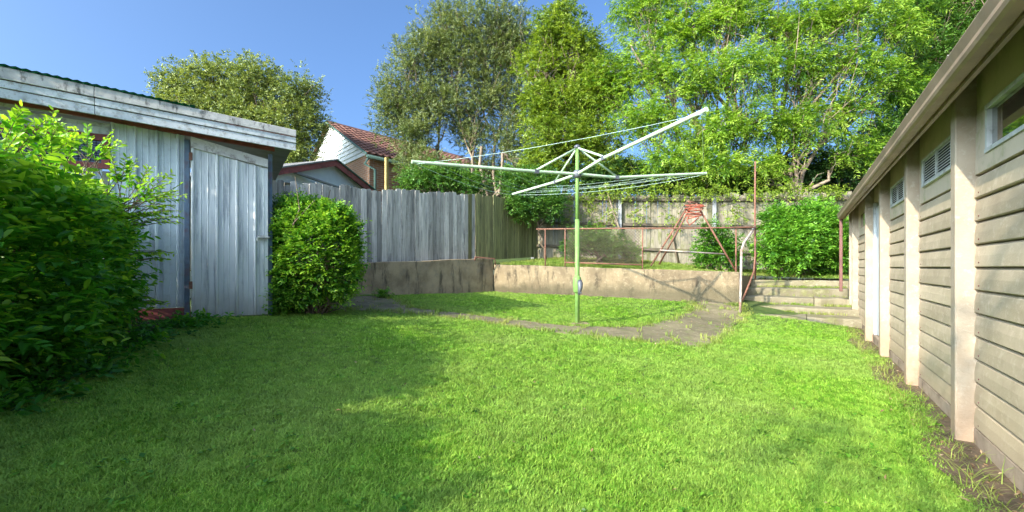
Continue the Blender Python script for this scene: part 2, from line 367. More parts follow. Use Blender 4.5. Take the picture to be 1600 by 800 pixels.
# ------------------------------------------------------------------ helpers: foliage (numpy)
def unit(v): return v / (np.linalg.norm(v, axis=-1, keepdims=True) + 1e-9)
def shoots(base, dirs, length, n, ll, lw, droop=0.15, spread=0.9, rng=RNG, tone0=0.35, tone1=0.8, fine=False, jit=0.25, upn=0.6):
    """leafy shoots: n leaves along each stem, alternating sides; returns verts, tris, tone"""
    N = len(base)
    dirs = unit(dirs)
    up = np.array([0, 0, 1.0])
    side = unit(np.cross(dirs, up + 0.3 * rng.normal(size=(N, 3))))
    nrm = unit(np.cross(side, dirs)); nrm *= np.sign(nrm[:, 2:3] + 1e-6)
    t = (np.arange(n) + 0.5) / n
    T = np.broadcast_to(t, (N, n)) + rng.normal(scale=0.3 / n, size=(N, n))
    Lg = (length if np.ndim(length) else np.full(N, length))[:, None]
    P = base[:, None] + dirs[:, None] * (T * Lg)[..., None]
    P[..., 2] -= droop * Lg * T ** 2
    sgn = np.where(np.arange(n) % 2 == 0, 1.0, -1.0)[None, :, None]
    D = unit(dirs[:, None] * (1 - 0.35 * spread) + side[:, None] * sgn * spread + rng.normal(scale=jit, size=(N, n, 3)) - up * droop)
    Nn = unit(nrm[:, None] * upn + up * upn * 0.5 + rng.normal(scale=0.38, size=(N, n, 3)))
    W = unit(np.cross(D, Nn)); Nn = np.cross(W, D)
    sc = rng.uniform(0.65, 1.25, size=(N, n, 1)) * (1 - 0.35 * T[..., None] ** 3)
    l = ll * sc; w = lw * sc * 0.5
    tone = np.clip(tone0 + (tone1 - tone0) * T + rng.normal(scale=0.14, size=(N, n)) + rng.normal(scale=0.10, size=(N, 1)), 0, 1)
    P = P.reshape(-1, 3); D = D.reshape(-1, 3); W = W.reshape(-1, 3); Nn = Nn.reshape(-1, 3); l = l.reshape(-1, 1); w = w.reshape(-1, 1)
    K = len(P)
    if fine:
        cup = 0.28
        vs_ = np.stack([P, P + D * l * 0.5 - Nn * l * 0.02, P + D * l - Nn * l * 0.14,
                        P + D * l * 0.28 + W * w * 0.85 + Nn * w * cup, P + D * l * 0.66 + W * w * 0.85 + Nn * w * cup * 0.6,
                        P + D * l * 0.28 - W * w * 0.85 + Nn * w * cup, P + D * l * 0.66 - W * w * 0.85 + Nn * w * cup * 0.6], axis=1)
        tri = np.array([(0, 1, 3), (3, 1, 4), (4, 1, 2), (0, 5, 1), (5, 6, 1), (6, 2, 1)])
    else:
        vs_ = np.stack([P, P + D * l * 0.45 + W * w + Nn * w * 0.25, P + D * l - Nn * l * 0.1, P + D * l * 0.45 - W * w + Nn * w * 0.25], axis=1)
        tri = np.array([(0, 2, 1), (0, 3, 2)])
    nv = vs_.shape[1]
    faces = (np.arange(K)[:, None, None] * nv + tri[None]).reshape(-1, 3)
    return vs_.reshape(-1, 3), faces, np.repeat(tone.reshape(-1), nv)
def leaf_obj(name, parts, m, parent=None, base=None):
    V = []; Fc = []; Tn = []; b = 0
    for v, f, t in parts:
        V.append(v); Fc.append(f + b); Tn.append(t); b += len(v)
    V = np.concatenate(V); Fc = np.concatenate(Fc); Tn = np.concatenate(Tn)
    org = origin_of(parent) if parent is not None else (np.array(base, float) if base is not None else np.zeros(3))
    V = V - org
    me = bpy.data.meshes.new(name)
    me.vertices.add(len(V)); me.vertices.foreach_set('co', V.astype(np.float32).ravel())
    me.loops.add(Fc.size); me.loops.foreach_set('vertex_index', Fc.astype(np.int32).ravel())
    me.polygons.add(len(Fc)); me.polygons.foreach_set('loop_start', np.arange(0, Fc.size, 3, dtype=np.int32))
    a = me.attributes.new('tone', 'FLOAT', 'POINT'); a.data.foreach_set('value', Tn.astype(np.float32))
    me.materials.append(m); me.update(calc_edges=True)
    o = bpy.data.objects.new(name, me); COL.objects.link(o)
    if parent is not None: o.parent = parent
    else: o.location = tuple(org)
    return o
def ball_dirs(n, rng=RNG):
    return unit(rng.normal(size=(n, 3)))
def clump_shoots(C, R, per, rng=RNG, flat=0.8, upb=0.35, inner=0.2):
    """shoot bases and directions spread in clumps C with radii R"""
    n = len(C)
    d = ball_dirs(n * per, rng)
    r = rng.uniform(inner, 1, size=(n * per, 1)) ** 0.6
    Rr = np.repeat(R, per)[:, None]
    off = d * r * Rr; off[:, 2] *= flat
    base = np.repeat(C, per, axis=0) + off
    dirs = unit(d + np.array([0, 0, upb]) + rng.normal(scale=0.35, size=d.shape))
    return base, dirs
def lobes_px(specs):
    """(px, py, Y, rx_px, ry_px) read off the photo -> world centres and radii in metres"""
    out = []
    for (px, py, Y, rx, ry) in specs:
        out.append((at(px, py, Y), np.array([rx / F * Y, max(rx, ry) / F * Y * 0.8, ry / F * Y])))
    return out
DK = 1.7
def sample_lobes(lobes, dens, rng=RNG, shell=0.35):
    dens = dens * DK
    """clump centres in each lobe, more of them towards its surface"""
    out = []; idx = []
    for k, (c, r) in enumerate(lobes):
        n = max(3, int(dens * (r[0] * r[1] * r[2]) ** (2 / 3)))
        d = ball_dirs(n, rng); q = rng.uniform(shell ** 2, 1, size=(n, 1)) ** 0.5
        out.append(c + d * q * r * rng.uniform(0.9, 1.12, size=(n, 1))); idx += [k] * n
    return np.concatenate(out), np.array(idx)
def limb(g, a, b, r0, r1, rng=RNG, wob=0.08, n=5, sides=6, sag=0.0):
    a = np.array(a, float); b = np.array(b, float); L = np.linalg.norm(b - a)
    pts = []
    for i in range(n + 1):
        t = i / n
        p = a + (b - a) * t
        if 0 < i < n: p = p + rng.normal(size=3) * wob * L * math.sin(math.pi * t)
        p[2] += sag * L * math.sin(math.pi * t)
        pts.append(p)
    g.tube(pts, [r0 + (r1 - r0) * (i / n) for i in range(n + 1)], sides, caps=False)
    return pts
def tree(name, label, cat, base, lobes, m, bark, stems=1, r0=0.14, dens=60, per=14, rc=0.4, sl=0.3, n=8, ll=0.09, lw=0.03,
         rng=None, spread=0.9, droop=0.15, tones=(0.3, 0.75), group=None, fork=0.35, twigs=0.5, fan=0.25, upb=0.3, fine=False, flat=0.75, shell=0.35, extra=None):
    rng = rng or np.random.default_rng(abs(hash(name)) % 1000)
    root = empty(name, base, label, cat, group)
    C, idx = sample_lobes(lobes, dens, rng, shell)
    per = int(per * 1.25)
    g = Geo()
    base = np.array(base, float)
    cen = np.mean([c for c, r in lobes], axis=0)
    forks = []
    for s in range(stems):
        b = base + np.array([rng.normal() * 0.12, rng.normal() * 0.12, 0]) * (stems > 1)
        hgt = cen[2] - base[2]
        top = base + np.array([rng.normal() * fan * hgt, rng.normal() * fan * 0.6 * hgt, 0]) * (stems > 1) + np.array([(cen - base)[0] * fork, (cen - base)[1] * fork, hgt * fork * 1.3])
        k = limb(g, b, top, r0 * rng.uniform(0.7, 1), r0 * 0.62, rng, 0.04, 6, 8)
        forks.append(k[-1])
    forks = np.array(forks)
    skel = []
    for (c, r) in lobes:
        j = np.argmin(np.linalg.norm((forks - c)[:, :2], axis=1)) if stems > 1 else 0
        pts = limb(g, forks[j], c, r0 * 0.5, r0 * 0.16, rng, 0.07, 6, 6, 0.03)
        skel.append(np.array(pts))
    for ci, c in enumerate(C):
        if rng.random() > twigs: continue
        sk = skel[idx[ci]]
        j = min(len(sk) - 1, 2 + int(rng.integers(0, len(sk) - 2)))
        limb(g, sk[j], c, r0 * 0.13, 0.006, rng, 0.10, 4, 4, 0.05)
    build('trunk', g, bark, root, smooth=True)
    R = rc * rng.uniform(0.55, 1.35, size=len(C))
    B, D = clump_shoots(C, R, per, rng, flat, upb)
    # the tone of a clump varies from clump to clump, as young and old growth do
    v, f, t = shoots(B, D, sl * rng.uniform(0.6, 1.3, size=len(B)), n, ll, lw, droop, spread, rng, tones[0], tones[1], fine)
    ct = np.repeat(rng.normal(scale=0.16, size=len(C)), per)
    t = np.clip(t + np.repeat(ct, len(t) // len(ct)), 0, 1)
    leaf_obj('crown', [(v, f, t)], m, root)
    if extra: extra(root, C, rng)
    return root

# ==================================================================== GROUND
def grid_sheet(xs, ys, zf, keep=None):
    X, Y = np.meshgrid(xs, ys); Z = zf(X, Y)
    g = Geo(); idx = -np.ones(X.shape, int)
    vs_ = []; k = 0
    for i in range(X.shape[0]):
        for j in range(X.shape[1]):
            vs_.append((X[i, j], Y[i, j], Z[i, j])); idx[i, j] = k; k += 1
    fs = []
    for i in range(X.shape[0] - 1):
        for j in range(X.shape[1] - 1):
            if keep is None or keep(X[i, j], Y[i, j]): fs.append((idx[i, j], idx[i, j + 1], idx[i + 1, j + 1], idx[i + 1, j]))
    g.add(vs_, fs); return g
CORNER = np.array([-0.47, 11.70]); WLEFT = np.array([-3.12, 9.18]); WRIGHT = np.array([4.68, 9.50])
g = grid_sheet(np.arange(-12, 14.01, 0.25), np.arange(-8, 13.01, 0.25), lambda x, y: lawn_z(x, y) + 0.006 * np.sin(x * 3.1) * np.sin(y * 2.7))
tag(build('lawn', g, M_lawn, smooth=True), 'mown green lawn sloping up to the shed and back wall', kind='structure')
g = Geo(); g.para((-300, -300, -0.5), (600, 0, 0), (0, 600, 0), (0, 0, 0.2))
tag(build('ground', g, M_rough), 'open ground round the yard', kind='structure')
# the upper terrace behind the retaining walls
bnd = [(-12, 0.76), (-7.5, 5.05), (-5.2, 7.2), (-3.12, 9.22), (-1.8, 10.47), (-0.47, 11.74), (0.6, 11.30), (1.8, 10.78), (3.2, 10.18), (4.68, 9.56), (5.05, 10.1), (5.55, 10.9), (5.95, 11.33), (6.8, 10.82), (7.62, 10.36), (9.5, 9.2), (14, 6.4)]
rows = []
for i, (x, y) in enumerate(bnd):
    u = i / (len(bnd) - 1)
    ang = math.radians(135 - 60 * min(1, u * 1.6))
    row = []
    for t in (0, 0.15, 0.3, 0.6, 0.9, 1.2, 1.6, 2.0, 2.6, 3.5, 5, 8, 14, 30, 80):
        X = x + t * math.cos(ang); Y = y + t * math.sin(ang)
        row.append((X, Y, float(terr_z(np.array(X), np.array(Y)))))
    rows.append(row)
g = Geo(); g.sheet([r[::-1] for r in rows])
tag(build('terrace', g, M_lawn, smooth=True), 'rough grass terrace above the retaining wall', kind='structure')
# garden bed under the hedge, dirt strip by the garage
def strip(A, B, zoff, n=6, zf=lawn_z, m=4):
    """sheet between the polylines A and B (same count), refined"""
    A = [np.array(a[:2], float) for a in A]; B = [np.array(b[:2], float) for b in B]
    rows = []
    for i in range(len(A) - 1):
        for k in range(n if i < len(A) - 2 else n + 1):
            t = k / n; a = A[i] * (1 - t) + A[i + 1] * t; b = B[i] * (1 - t) + B[i + 1] * t
            rows.append([np.array([*(a * (1 - s / m) + b * (s / m)), 0]) for s in range(m + 1)])
    for r in rows:
        for p in r: p[2] = float(zf(np.array(p[0]), np.array(p[1]))) + zoff
    return rows
def wavy(pts, amp, seed):
    r = np.random.default_rng(seed); out = []
    for i in range(len(pts) - 1):
        a = np.array(pts[i][:2]); b = np.array(pts[i + 1][:2]); n = max(1, int(np.linalg.norm(b - a) / 0.25))
        for k in range(n): out.append(a + (b - a) * k / n + r.normal(size=2) * amp)
    out.append(np.array(pts[-1][:2])); return out
def facing_up(g):
    v = np.array(g.v); out = []
    for f in g.f:
        n = np.cross(v[f[1]] - v[f[0]], v[f[2]] - v[f[0]])
        out.append(f if n[2] >= 0 else f[::-1])
    g.f = out; return g
ys = np.arange(-3, 8.01, 0.25)
A = [(wall_x(y) - 0.0, y) for y in ys]
B = [(wall_x(y) - 0.24 - 0.07 * math.sin(y * 3.1) - 0.04 * math.sin(y * 7.7), y + 0.12) for y in ys]
g = Geo(); g.sheet(strip(A, B, 0.012, 1)); tag(build('dirt_strip', facing_up(g), M_litter, smooth=True), 'strip of bare dirt and litter along the garage footing', kind='structure')
HB = [(-2.95, 0.2), (-2.9, 1.2), (-2.72, 2.2), (-2.98, 3.2), (-3.38, 4.1), (-3.55, 4.9), (-3.55, 5.35)]
HBl = [(-6, 0.0), (-6, 1.2), (-6, 2.2), (-6, 3.0), (-6, 3.6), (-6, 3.9), (-5.0, 4.85)]
g = Geo(); g.sheet(strip(HB, HBl, 0.014, 4)); tag(build('garden_bed', facing_up(g), M_soil, smooth=True), 'shaded soil bed under the hedge beside the shed', kind='structure')

# ------------------------------------------------------------------ concrete path in slabs
Opx = [(478, 470), (505, 483), (600, 488), (690, 495), (860, 518), (1000, 534), (1098, 544), (1134, 524), (1162, 496), (1156, 480), (1146, 473)]
Ipx = [(585, 462), (625, 470), (640, 480), (700, 488), (885, 510), (1000, 511), (1030, 503), (1075, 488), (1086, 481), (1080, 475), (1070, 471)]
PO = [gp(*p)[:2] for p in Opx]; PI_ = [gp(*p)[:2] for p in Ipx]
path = empty('concrete_path', (*((PO[4] + PI_[4]) / 2), float(lawn_z(*((PO[4] + PI_[4]) / 2)))), 'brown mossy concrete path curving round the clothes line lawn', None, kind='structure')
def resample(P, cuts):
    P = np.array(P); s = np.linspace(0, len(P) - 1, cuts + 1)
    return [P[int(min(t, len(P) - 2))] * (1 - (t - int(min(t, len(P) - 2)))) + P[int(min(t, len(P) - 2)) + 1] * (t - int(min(t, len(P) - 2))) for t in s]
NS = 14
Oc, Ic = resample(PO, NS * 6), resample(PI_, NS * 6)
Oc = [p + RNG.normal(size=2) * 0.025 for p in Oc]; Ic = [p + RNG.normal(size=2) * 0.02 for p in Ic]
for k in range(NS):
    A = [Oc[k * 6 + j] for j in range(7)]; B = [Ic[k * 6 + j] for j in range(7)]
    # recessed joint: each slab stops 12 mm short of the next
    A[0] = A[0] + (A[1] - A[0]) * 0.03; B[0] = B[0] + (B[1] - B[0]) * 0.03
    z = 0.008 + 0.006 * random.random()
    rows_ = strip(A, B, z, 1)
    g = Geo(); g.sheet(rows_)
    # edges with depth
    per = [r[0] for r in rows_] + rows_[-1][1:] + [r[-1] for r in rows_[-2::-1]] + rows_[0][-2:0:-1]
    dn = [p - np.array([0, 0, 0.06]) for p in per]; m_ = len(per)
    facing_up(g)
    g.add(per + dn, [(i, (i + 1) % m_, (i + 1) % m_ + m_, i + m_) for i in range(m_)])
    build('slab', g, M_path, path)
path_poly = np.array(list(PO) + list(PI_[::-1]))
def in_poly(x, y, poly):
    x = np.asarray(x); y = np.asarray(y); c = np.zeros(x.shape, bool); n = len(poly)
    for i in range(n):
        x1, y1 = poly[i]; x2, y2 = poly[(i + 1) % n]
        cond = ((y1 > y) != (y2 > y)) & (x < (x2 - x1) * (y - y1) / (y2 - y1 + 1e-12) + x1)
        c ^= cond
    return c

# ------------------------------------------------------------------ retaining walls
def wall_prism(name, a, b, za, zb, ta, tb, thick, m, label, n_in, lean=0.0, notch=True):
    """concrete wall from a to b; ta, tb top heights; n_in = unit vector into the terrace"""
    g = Geo(); n = 14; rows_ = []
    r = np.random.default_rng(len(name) + int(ta * 100))
    front, back, top = [], [], []
    for i in range(n + 1):
        t = i / n; p = a + (b - a) * t
        zt = ta + (tb - ta) * t + r.normal() * 0.006; zb_ = za + (zb - za) * t
        fo = r.normal() * 0.006
        rows_.append([np.array([*(p - n_in * (0.0 + fo)), zb_]), np.array([*(p - n_in * (fo - 0.004)), (zb_ + zt) / 2]), np.array([*(p + n_in * (0.012 + fo * 0.5)), zt - 0.012]),
                      np.array([*(p + n_in * 0.03), zt]), np.array([*(p + n_in * (thick - 0.02)), zt]), np.array([*(p + n_in * thick), zt - 0.02]), np.array([*(p + n_in * thick), zb_])])
    g.sheet(rows_)
    k = len(rows_[0]); g.f += [tuple(range(k)), tuple(len(g.v) - k + i for i in range(k))[::-1]]
    o = build(name, g, m, base=(*((a + b) / 2), min(za, zb)))
    return tag(o, label, 'wall', 'concrete retaining walls round the lawn')
nL = unit(np.array([[-0.95, 1.0]]))[0]; nR = unit(np.array([[2.2, 5.15]]))[0]
WL0 = WLEFT + (WLEFT - CORNER) * 0.45
wall_prism('retaining_wall', WL0, CORNER - np.array([0.0, 0.0]), 0.30, 0.30, 1.13, 1.34, 0.14, M_concd, 'dark stained concrete retaining wall under the grey paling fence', nL)
wall_prism('retaining_wall', CORNER + np.array([0.01, -0.012]), WRIGHT, 0.25, 0.1, 1.18, 1.01, 0.15, M_conc, 'sunlit tan concrete retaining wall behind the clothes line', nR)
# short pipe on top of the wall corner
g = Geo()
q0 = at(742, 402, 11.3); q1 = at(773, 404, 11.55); q2 = at(774, 414, 11.55)
g.tube([q0 - [0, 0, 0.08], q0, q1, q2], 0.018, 8)
tag(build('drain_pipe', g, M_rust, base=q2, smooth=True), 'short rusty bent pipe lying on the retaining wall corner', 'pipe')

wall_prism('retaining_wall', WRIGHT + np.array([0.01, 0.02]), np.array([5.93, 11.40]), 0.05, 0.3, 0.99, 0.93, 0.12, M_conc, 'short low return wall at the left side of the concrete steps', np.array([-0.835, 0.55]))
# ------------------------------------------------------------------ concrete steps to the terrace
cvec = np.array([0.848, -0.53])
steps = empty('garden_steps', (5.5, 8.8, 0.05), 'worn concrete steps rising beside the garage to the terrace', 'steps')
sy = [8.05, 8.55, 9.10, 9.70, 10.28, 10.75]; sz = [0.20, 0.31, 0.46, 0.63, 0.79]
for k in range(5):
    P = np.array([wall_x(sy[k]) - 0.02, sy[k]]); L = (1.93, 2.12, 2.18, 2.06, 1.95)[k]
    depth = (sy[k + 1] - sy[k]) / 0.848 + 0.10
    cuts = [0.0, 0.42 + 0.13 * math.sin(k * 2.1), 1.0] if k in (0, 2) else [0.0, 1.0]
    for j in range(len(cuts) - 1):
        a0 = L * cuts[j] + (0.012 if j else 0); a1 = L * cuts[j + 1]
        dz = random.uniform(-0.012, 0.012)
        p0 = P - cvec * a0; p1 = P - cvec * a1
        g = Geo(); nn = 6; top = []; r = np.random.default_rng(k * 7 + j)
        rows_ = []
        for i in range(nn + 1):
            t = i / nn; p = p0 + (p1 - p0) * t; w = r.normal() * 0.022 + 0.07 * math.sin(k * 2.3 + t * 2.0)
            f_ = p - GD * w; b_ = p + GD * depth
            z = sz[k] + dz + r.normal() * 0.006
            rows_.append([np.array([*f_, z - 0.22]), np.array([*(f_ - GD * 0.004), z - 0.02]), np.array([*(f_ + GD * 0.018), z]), np.array([*b_, z + 0.004]), np.array([*b_, z - 0.22])])
        g.sheet(rows_); kk = 5
        g.f += [tuple(range(kk)), tuple(len(g.v) - kk + i for i in range(kk))[::-1]]
        build('slab', g, M_step, steps)

# ==================================================================== FENCES
def paling_mesh(name, w, h, t, m, seed):
    r = random.Random(seed); g = Geo()
    kind = r.random(); cut = r.uniform(0.0, 0.03); l, rr = (-w / 2, w / 2)
    top = [(l, h - cut), (l + w * 0.3, h - r.uniform(0, 0.01)), (rr - w * 0.25, h - r.uniform(0, 0.012)), (rr, h - r.uniform(0, 0.03))]
    poly = [(l, 0, 0), (rr, 0, 0)] + [(x, 0, z) for x, z in top[::-1]]
    g.prism(poly, (0, t, 0))
    me = bpy.data.meshes.new(name); me.from_pydata(g.v, [], g.f); me.materials.append(m); me.update()
    return me
def paling_fence(name, label, pts, zb, zt, mfun, w, gap, rails_z, rail_side, postgap, postm, railm, rnd, rail_size=(0.035, 0.08), post_side=1):
    """pts: polyline (x,y); zb/zt bottom and top heights at each point"""
    pts = [np.array(p, float) for p in pts]
    root = empty(name, (*pts[0], zb[0]), label, 'fence', 'paling fences round the yard')
    seg = [np.linalg.norm(pts[i + 1] - pts[i]) for i in range(len(pts) - 1)]; tot = sum(seg)
    def P(s):
        for i, L in enumerate(seg):
            if s <= L or i == len(seg) - 1:
                t = s / L; d = (pts[i + 1] - pts[i]) / L
                return pts[i] + d * s, d, zb[i] + (zb[i + 1] - zb[i]) * t, zt[i] + (zt[i + 1] - zt[i]) * t
            s -= L
    meshes = {}
    n = int(tot / (w + gap)); r = random.Random(rnd)
    for k in range(n):
        s = (k + 0.5) * (w + gap)
        p, d, b, t = P(s); m = mfun(s)
        key = (m.name, k % 7)
        if key not in meshes: meshes[key] = paling_mesh('paling', w, 1.0, 0.016, m, hash(key[1]) + rnd)
        h = (t - b) * r.uniform(0.972, 1.016) - (0.05 if r.random() < 0.08 else 0)
        nrm = np.array([-d[1], d[0]])
        place('paling', meshes[key], (*(p + nrm * r.uniform(-0.012, 0.014)), b - 0.01), parent=root,
              rot=(r.uniform(-0.006, 0.006), r.uniform(-0.0045, 0.0045), math.atan2(d[1], d[0]) + r.uniform(-0.03, 0.03)), scale=(r.uniform(0.97, 1.09), 1, h))
    for fz in rails_z:
        s = 0
        while s < tot - 0.05:
            e = min(tot, s + postgap)
            p, d, b, t = P(s + 1e-4); q, _, b2, t2 = P(e - 1e-4); nrm = np.array([-d[1], d[0]])
            z0 = b + (t - b) * fz; z1 = b2 + (t2 - b2) * fz
            g = Geo(); off = nrm * (0.030 if rail_side > 0 else -(0.014 + rail_size[0]))
            A3 = np.array([*(p + off), z0 - rail_size[1] / 2]); B3 = np.array([*(q + off), z1 - rail_size[1] / 2])
            g.para(A3, B3 - A3 - (B3 - A3) * 0.002, np.array([*nrm, 0]) * rail_size[0], (0, 0, rail_size[1]))
            build('rail', g, railm, root); s = e
    s = 0
    while s <= tot + 0.01:
        p, d, b, t = P(min(s, tot)); nrm = np.array([-d[1], d[0]])
        off = nrm * (0.095 if post_side > 0 else -0.10)
        g = Geo(); g.box((*(p + off), b - 0.3), (0.09, 0.07, (t - b) + 0.27), d)
        build('post', g, postm, root); s += postgap
    return root
fpts = [(-5.9, 6.93), (-4.32, 8.43), (-2.86, 9.82), (-0.52, 12.0), (0.72, 13.45)]
mossy_from = np.linalg.norm(np.array(fpts[1]) - fpts[0]) + np.linalg.norm(np.array(fpts[2]) - fpts[1]) + 0.82 * np.linalg.norm(np.array(fpts[3]) - fpts[2])
paling_fence('paling_fence', 'tall grey weathered paling fence on the dark retaining wall, mossy at its far end', fpts, [1.03, 1.08, 1.13, 1.31, 1.42], [2.62, 2.71, 2.81, 3.0, 3.10],
             lambda s: M_mossy if s > mossy_from + random.uniform(-0.25, 0.25) else M_paling, 0.112, 0.004, (0.15, 0.5, 0.88), 1, 2.4, M_rail, M_rail, 11)
rpts = [(0.62, 13.62), (4.4, 12.86), (8.6, 12.02), (11.5, 11.4)]
paling_fence('paling_fence', 'sunlit back paling fence with three rails, moss and climbing vine on it', rpts, [1.32, 1.15, 0.95, 0.95], [3.30, 3.15, 3.09, 3.05],
             lambda s: M_rearpal, 0.098, 0.003, (0.22, 0.56, 0.91), -1, 2.5, M_galv, M_rail, 23, (0.06, 0.075), -1)

# ==================================================================== SHED (left)
SD = unit(np.array([[1.0, 0.61]]))[0]; SN = np.array([SD[1], -SD[0]])        # along the front, out towards the yard
S0 = np.array([0.0, 7.97])
def sp(px, py, off=0.0): return on_plane(px, py, S0 + SN * off, SD)
def s_at(px): q = sp(px, 300); return float(np.dot(q[:2] - S0, SD))
def spt(s, z, off=0.0): q = S0 + SD * s + SN * off; return np.array([q[0], q[1], z])
shed = empty('garden_shed', spt(s_at(300), 0.45), 'weathered pale blue metal shed with a grey board fascia and cut-down door', 'shed')
sL, sW, sJ, sD0, sD1, sR = s_at(-330), s_at(172), s_at(288), s_at(299), s_at(418), s_at(426)
def ftop(s):     # underside of the fascia / top of wall at s
    a, b = sp(0, 159.5), sp(415, 234.5); sa, sb = s_at(0), s_at(415)
    return a[2] + (b[2] - a[2]) * (s - sa) / (sb - sa)
zfoot = 0.46
# ribbed wall sheets, each a panel
def ribbed(s0, s1, z0fun, z1fun, off=0.0, rib=True):
    g = Geo()
    prof = [(0.0, 0.0), (0.012, 0.022), (0.026, 0.022), (0.038, 0.0)] if rib else [(0, 0), (0.01, 0)]
    xs = [(s0 + a, off + b) for a, b in prof]
    w = s1 - s0
    for f_ in (0.40, 0.70):
        xs += [(s0 + w * f_ - 0.006, off), (s0 + w * f_, off + 0.005), (s0 + w * f_ + 0.006, off)]
    xs.append((s1, off))
    rows_ = [[spt(s, z0fun(s), o), spt(s, z1fun(s), o)] for s, o in xs]
    back = [[spt(s1, z0fun(s1), off - 0.02), spt(s1, z1fun(s1), off - 0.02)], [spt(s0, z0fun(s0), off - 0.02), spt(s0, z1fun(s0), off - 0.02)], rows_[0]]
    g.sheet(rows_ + back); return g
npan = 3; pw = (sJ - sW) / 3.4
edges = [sW + pw * k for k in range(4)] + [sJ]
for i in range(4):
    build('wall_panel', ribbed(edges[i], edges[i + 1], lambda s: zfoot + 0.16, ftop), M_shedm, shed)
# wall left of the panels: window, boards above
zw0 = sp(140, 262)[2]; zw1 = sp(172, 212)[2]
k = 0; s = sL
while s < sW - 0.05:
    e = min(sW - 0.07, s + pw)
    if e - s > 0.05: build('wall_panel', ribbed(s, e, lambda s: zfoot + 0.16, lambda s: zw0), M_shedm, shed)
    s += pw
wf = Geo(); sw0 = sL + 0.6
wf.para(spt(sW - 0.07, zw0, -0.02), [*(SD * 0.07), 0], [*(SN * 0.05), 0], (0, 0, zw1 - zw0))
wf.para(spt(sw0, zw0 - 0.0, -0.02), [*(SD * (sW - 0.072 - sw0)), 0], [*(SN * 0.04), 0], (0, 0, 0.06))
wf.para(spt(sw0, zw1 - 0.07, -0.02), [*(SD * (sW - 0.072 - sw0)), 0], [*(SN * 0.04), 0], (0, 0, 0.07))
win = build('window_frame', wf, M_red, shed)
g = Geo(); g.para(spt(sw0, zw0 + 0.061, -0.015), [*(SD * (sW - 0.075 - sw0)), 0], [*(SN * 0.006), 0], (0, 0, zw1 - zw0 - 0.132)); build('pane', g, M_glass, shed)
g = Geo()
for j in range(0, 40):
    s = sW - 0.12 - 0.05 * j
    g.tube([spt(s, zw0 + 0.06, 0.012), spt(s, zw1 - 0.07, 0.012)], 0.0025, 4, False)
for j in range(1, 9):
    z = zw0 + 0.06 + (zw1 - zw0 - 0.13) * j / 9; g.tube([spt(sw0, z, 0.012), spt(sW - 0.07, z, 0.012)], 0.0025, 4, False)
build('window_mesh', g, M_dark, shed)
zz = zw1 + 0.004
for j in range(3):
    g = Geo(); t0 = zz + 0.085 * j; 
    top = lambda s: min(t0 + 0.082, ftop(s) - 0.03)
    if ftop(sW) - 0.03 < t0 + 0.02: 
        pass
    g.prism([spt(sL, t0, 0.0), spt(sW, t0, 0.0), spt(sW, max(t0 + 0.01, top(sW)), 0.0), spt(sL, max(t0 + 0.01, top(sL)), 0.0)], [*(SN * (0.022 - 0.005 * j)), 0])
    build('board', g, M_fascia, shed)
# timber plinth and slab under the wall
g = Geo(); g.para(spt(sL, zfoot + 0.0, -0.03), [*(SD * (sD0 - 0.01 - sL)), 0], [*(SN * 0.045), 0], (0, 0, 0.155)); build('bottom_plate', g, M_red, shed)
g = Geo(); g.para(spt(sL, zfoot - 0.5, -2.6), [*(SD * (sR + 0.02 - sL)), 0], [*(SN * 2.66), 0], (0, 0, 0.5)); build('floor_slab', g, M_concd, shed)
# top plate
g = Geo(); g.prism([spt(sL, ftop(sL) - 0.004, 0.0), spt(sR + 0.02, ftop(sR) - 0.004, 0.0), spt(sR + 0.02, ftop(sR) + 0.08, 0.0), spt(sL, ftop(sL) + 0.08, 0.0)], [*(SN * 0.05), 0]); build('top_plate', g, M_red, shed)
# posts each side of the door
for s0, w in ((sJ, 0.055), (sD1 + 0.005, 0.05)):
    g = Geo(); g.para(spt(s0, zfoot + 0.02, -0.03), [*(SD * w), 0], [*(SN * 0.06), 0], (0, 0, ftop(s0) - 0.05 - zfoot - 0.02)); build('post', g, M_bluep, shed, bevel=0.004)
# side, back walls and interior dark
g = Geo(); g.para(spt(sR - 0.03, zfoot, -2.5), [*(SD * 0.03), 0], [*(SN * 2.46), 0], (0, 0, ftop(sR) - zfoot - 0.05)); build('side_wall', g, M_shedm, shed)
g = Geo(); g.para(spt(sL, zfoot, -2.5), [*(SD * (sR - 0.03 - sL)), 0], [*(SN * 0.03), 0], (0, 0, ftop(sR) - zfoot - 0.05)); build('back_wall', g, M_shedm, shed)
# door, its top cut on a slope
doorz0 = sp(300, 496)[2]; dzL = sp(302, 217)[2]; dzR = sp(418, 252)[2]
def dtop(s): return dzL + (dzR - dzL) * (s - sD0) / (sD1 - sD0)
def dbot(s): return doorz0 + 0.01
ds = [sD0 + (sD1 - sD0) * f_ for f_ in (0.0, 0.30, 0.555, 0.80, 1.0)]
doorg = Geo(); doorg.prism([spt(sD0, doorz0, 0.045), spt(sD1, doorz0, 0.045), spt(sD1, dzR, 0.045), spt(sD0, dzL, 0.045)], [*(SN * 0.012), 0])
door = build('door', doorg, M_doorm, shed); door['label'] = 'grey-blue ribbed metal door with its top edge cut on a slope'
for i in range(4):
    build('door_panel', ribbed(ds[i] + 0.001, ds[i + 1] - 0.001, lambda s: doorz0 + 0.006, lambda s: dtop(s) - 0.12, 0.080), M_doorm, door)
g = Geo(); g.prism([spt(sD0 + 0.002, dzL - 0.13, 0.058), spt(sD1 - 0.002, dzR - 0.10, 0.058), spt(sD1 - 0.002, dzR + 0.002, 0.058), spt(sD0 + 0.002, dzL + 0.002, 0.058)], [*(SN * 0.05), 0]); build('top_rail', g, M_flake, door)
g = Geo(); b0 = sp(402, 371, 0.12); b1 = sp(421, 371, 0.12)
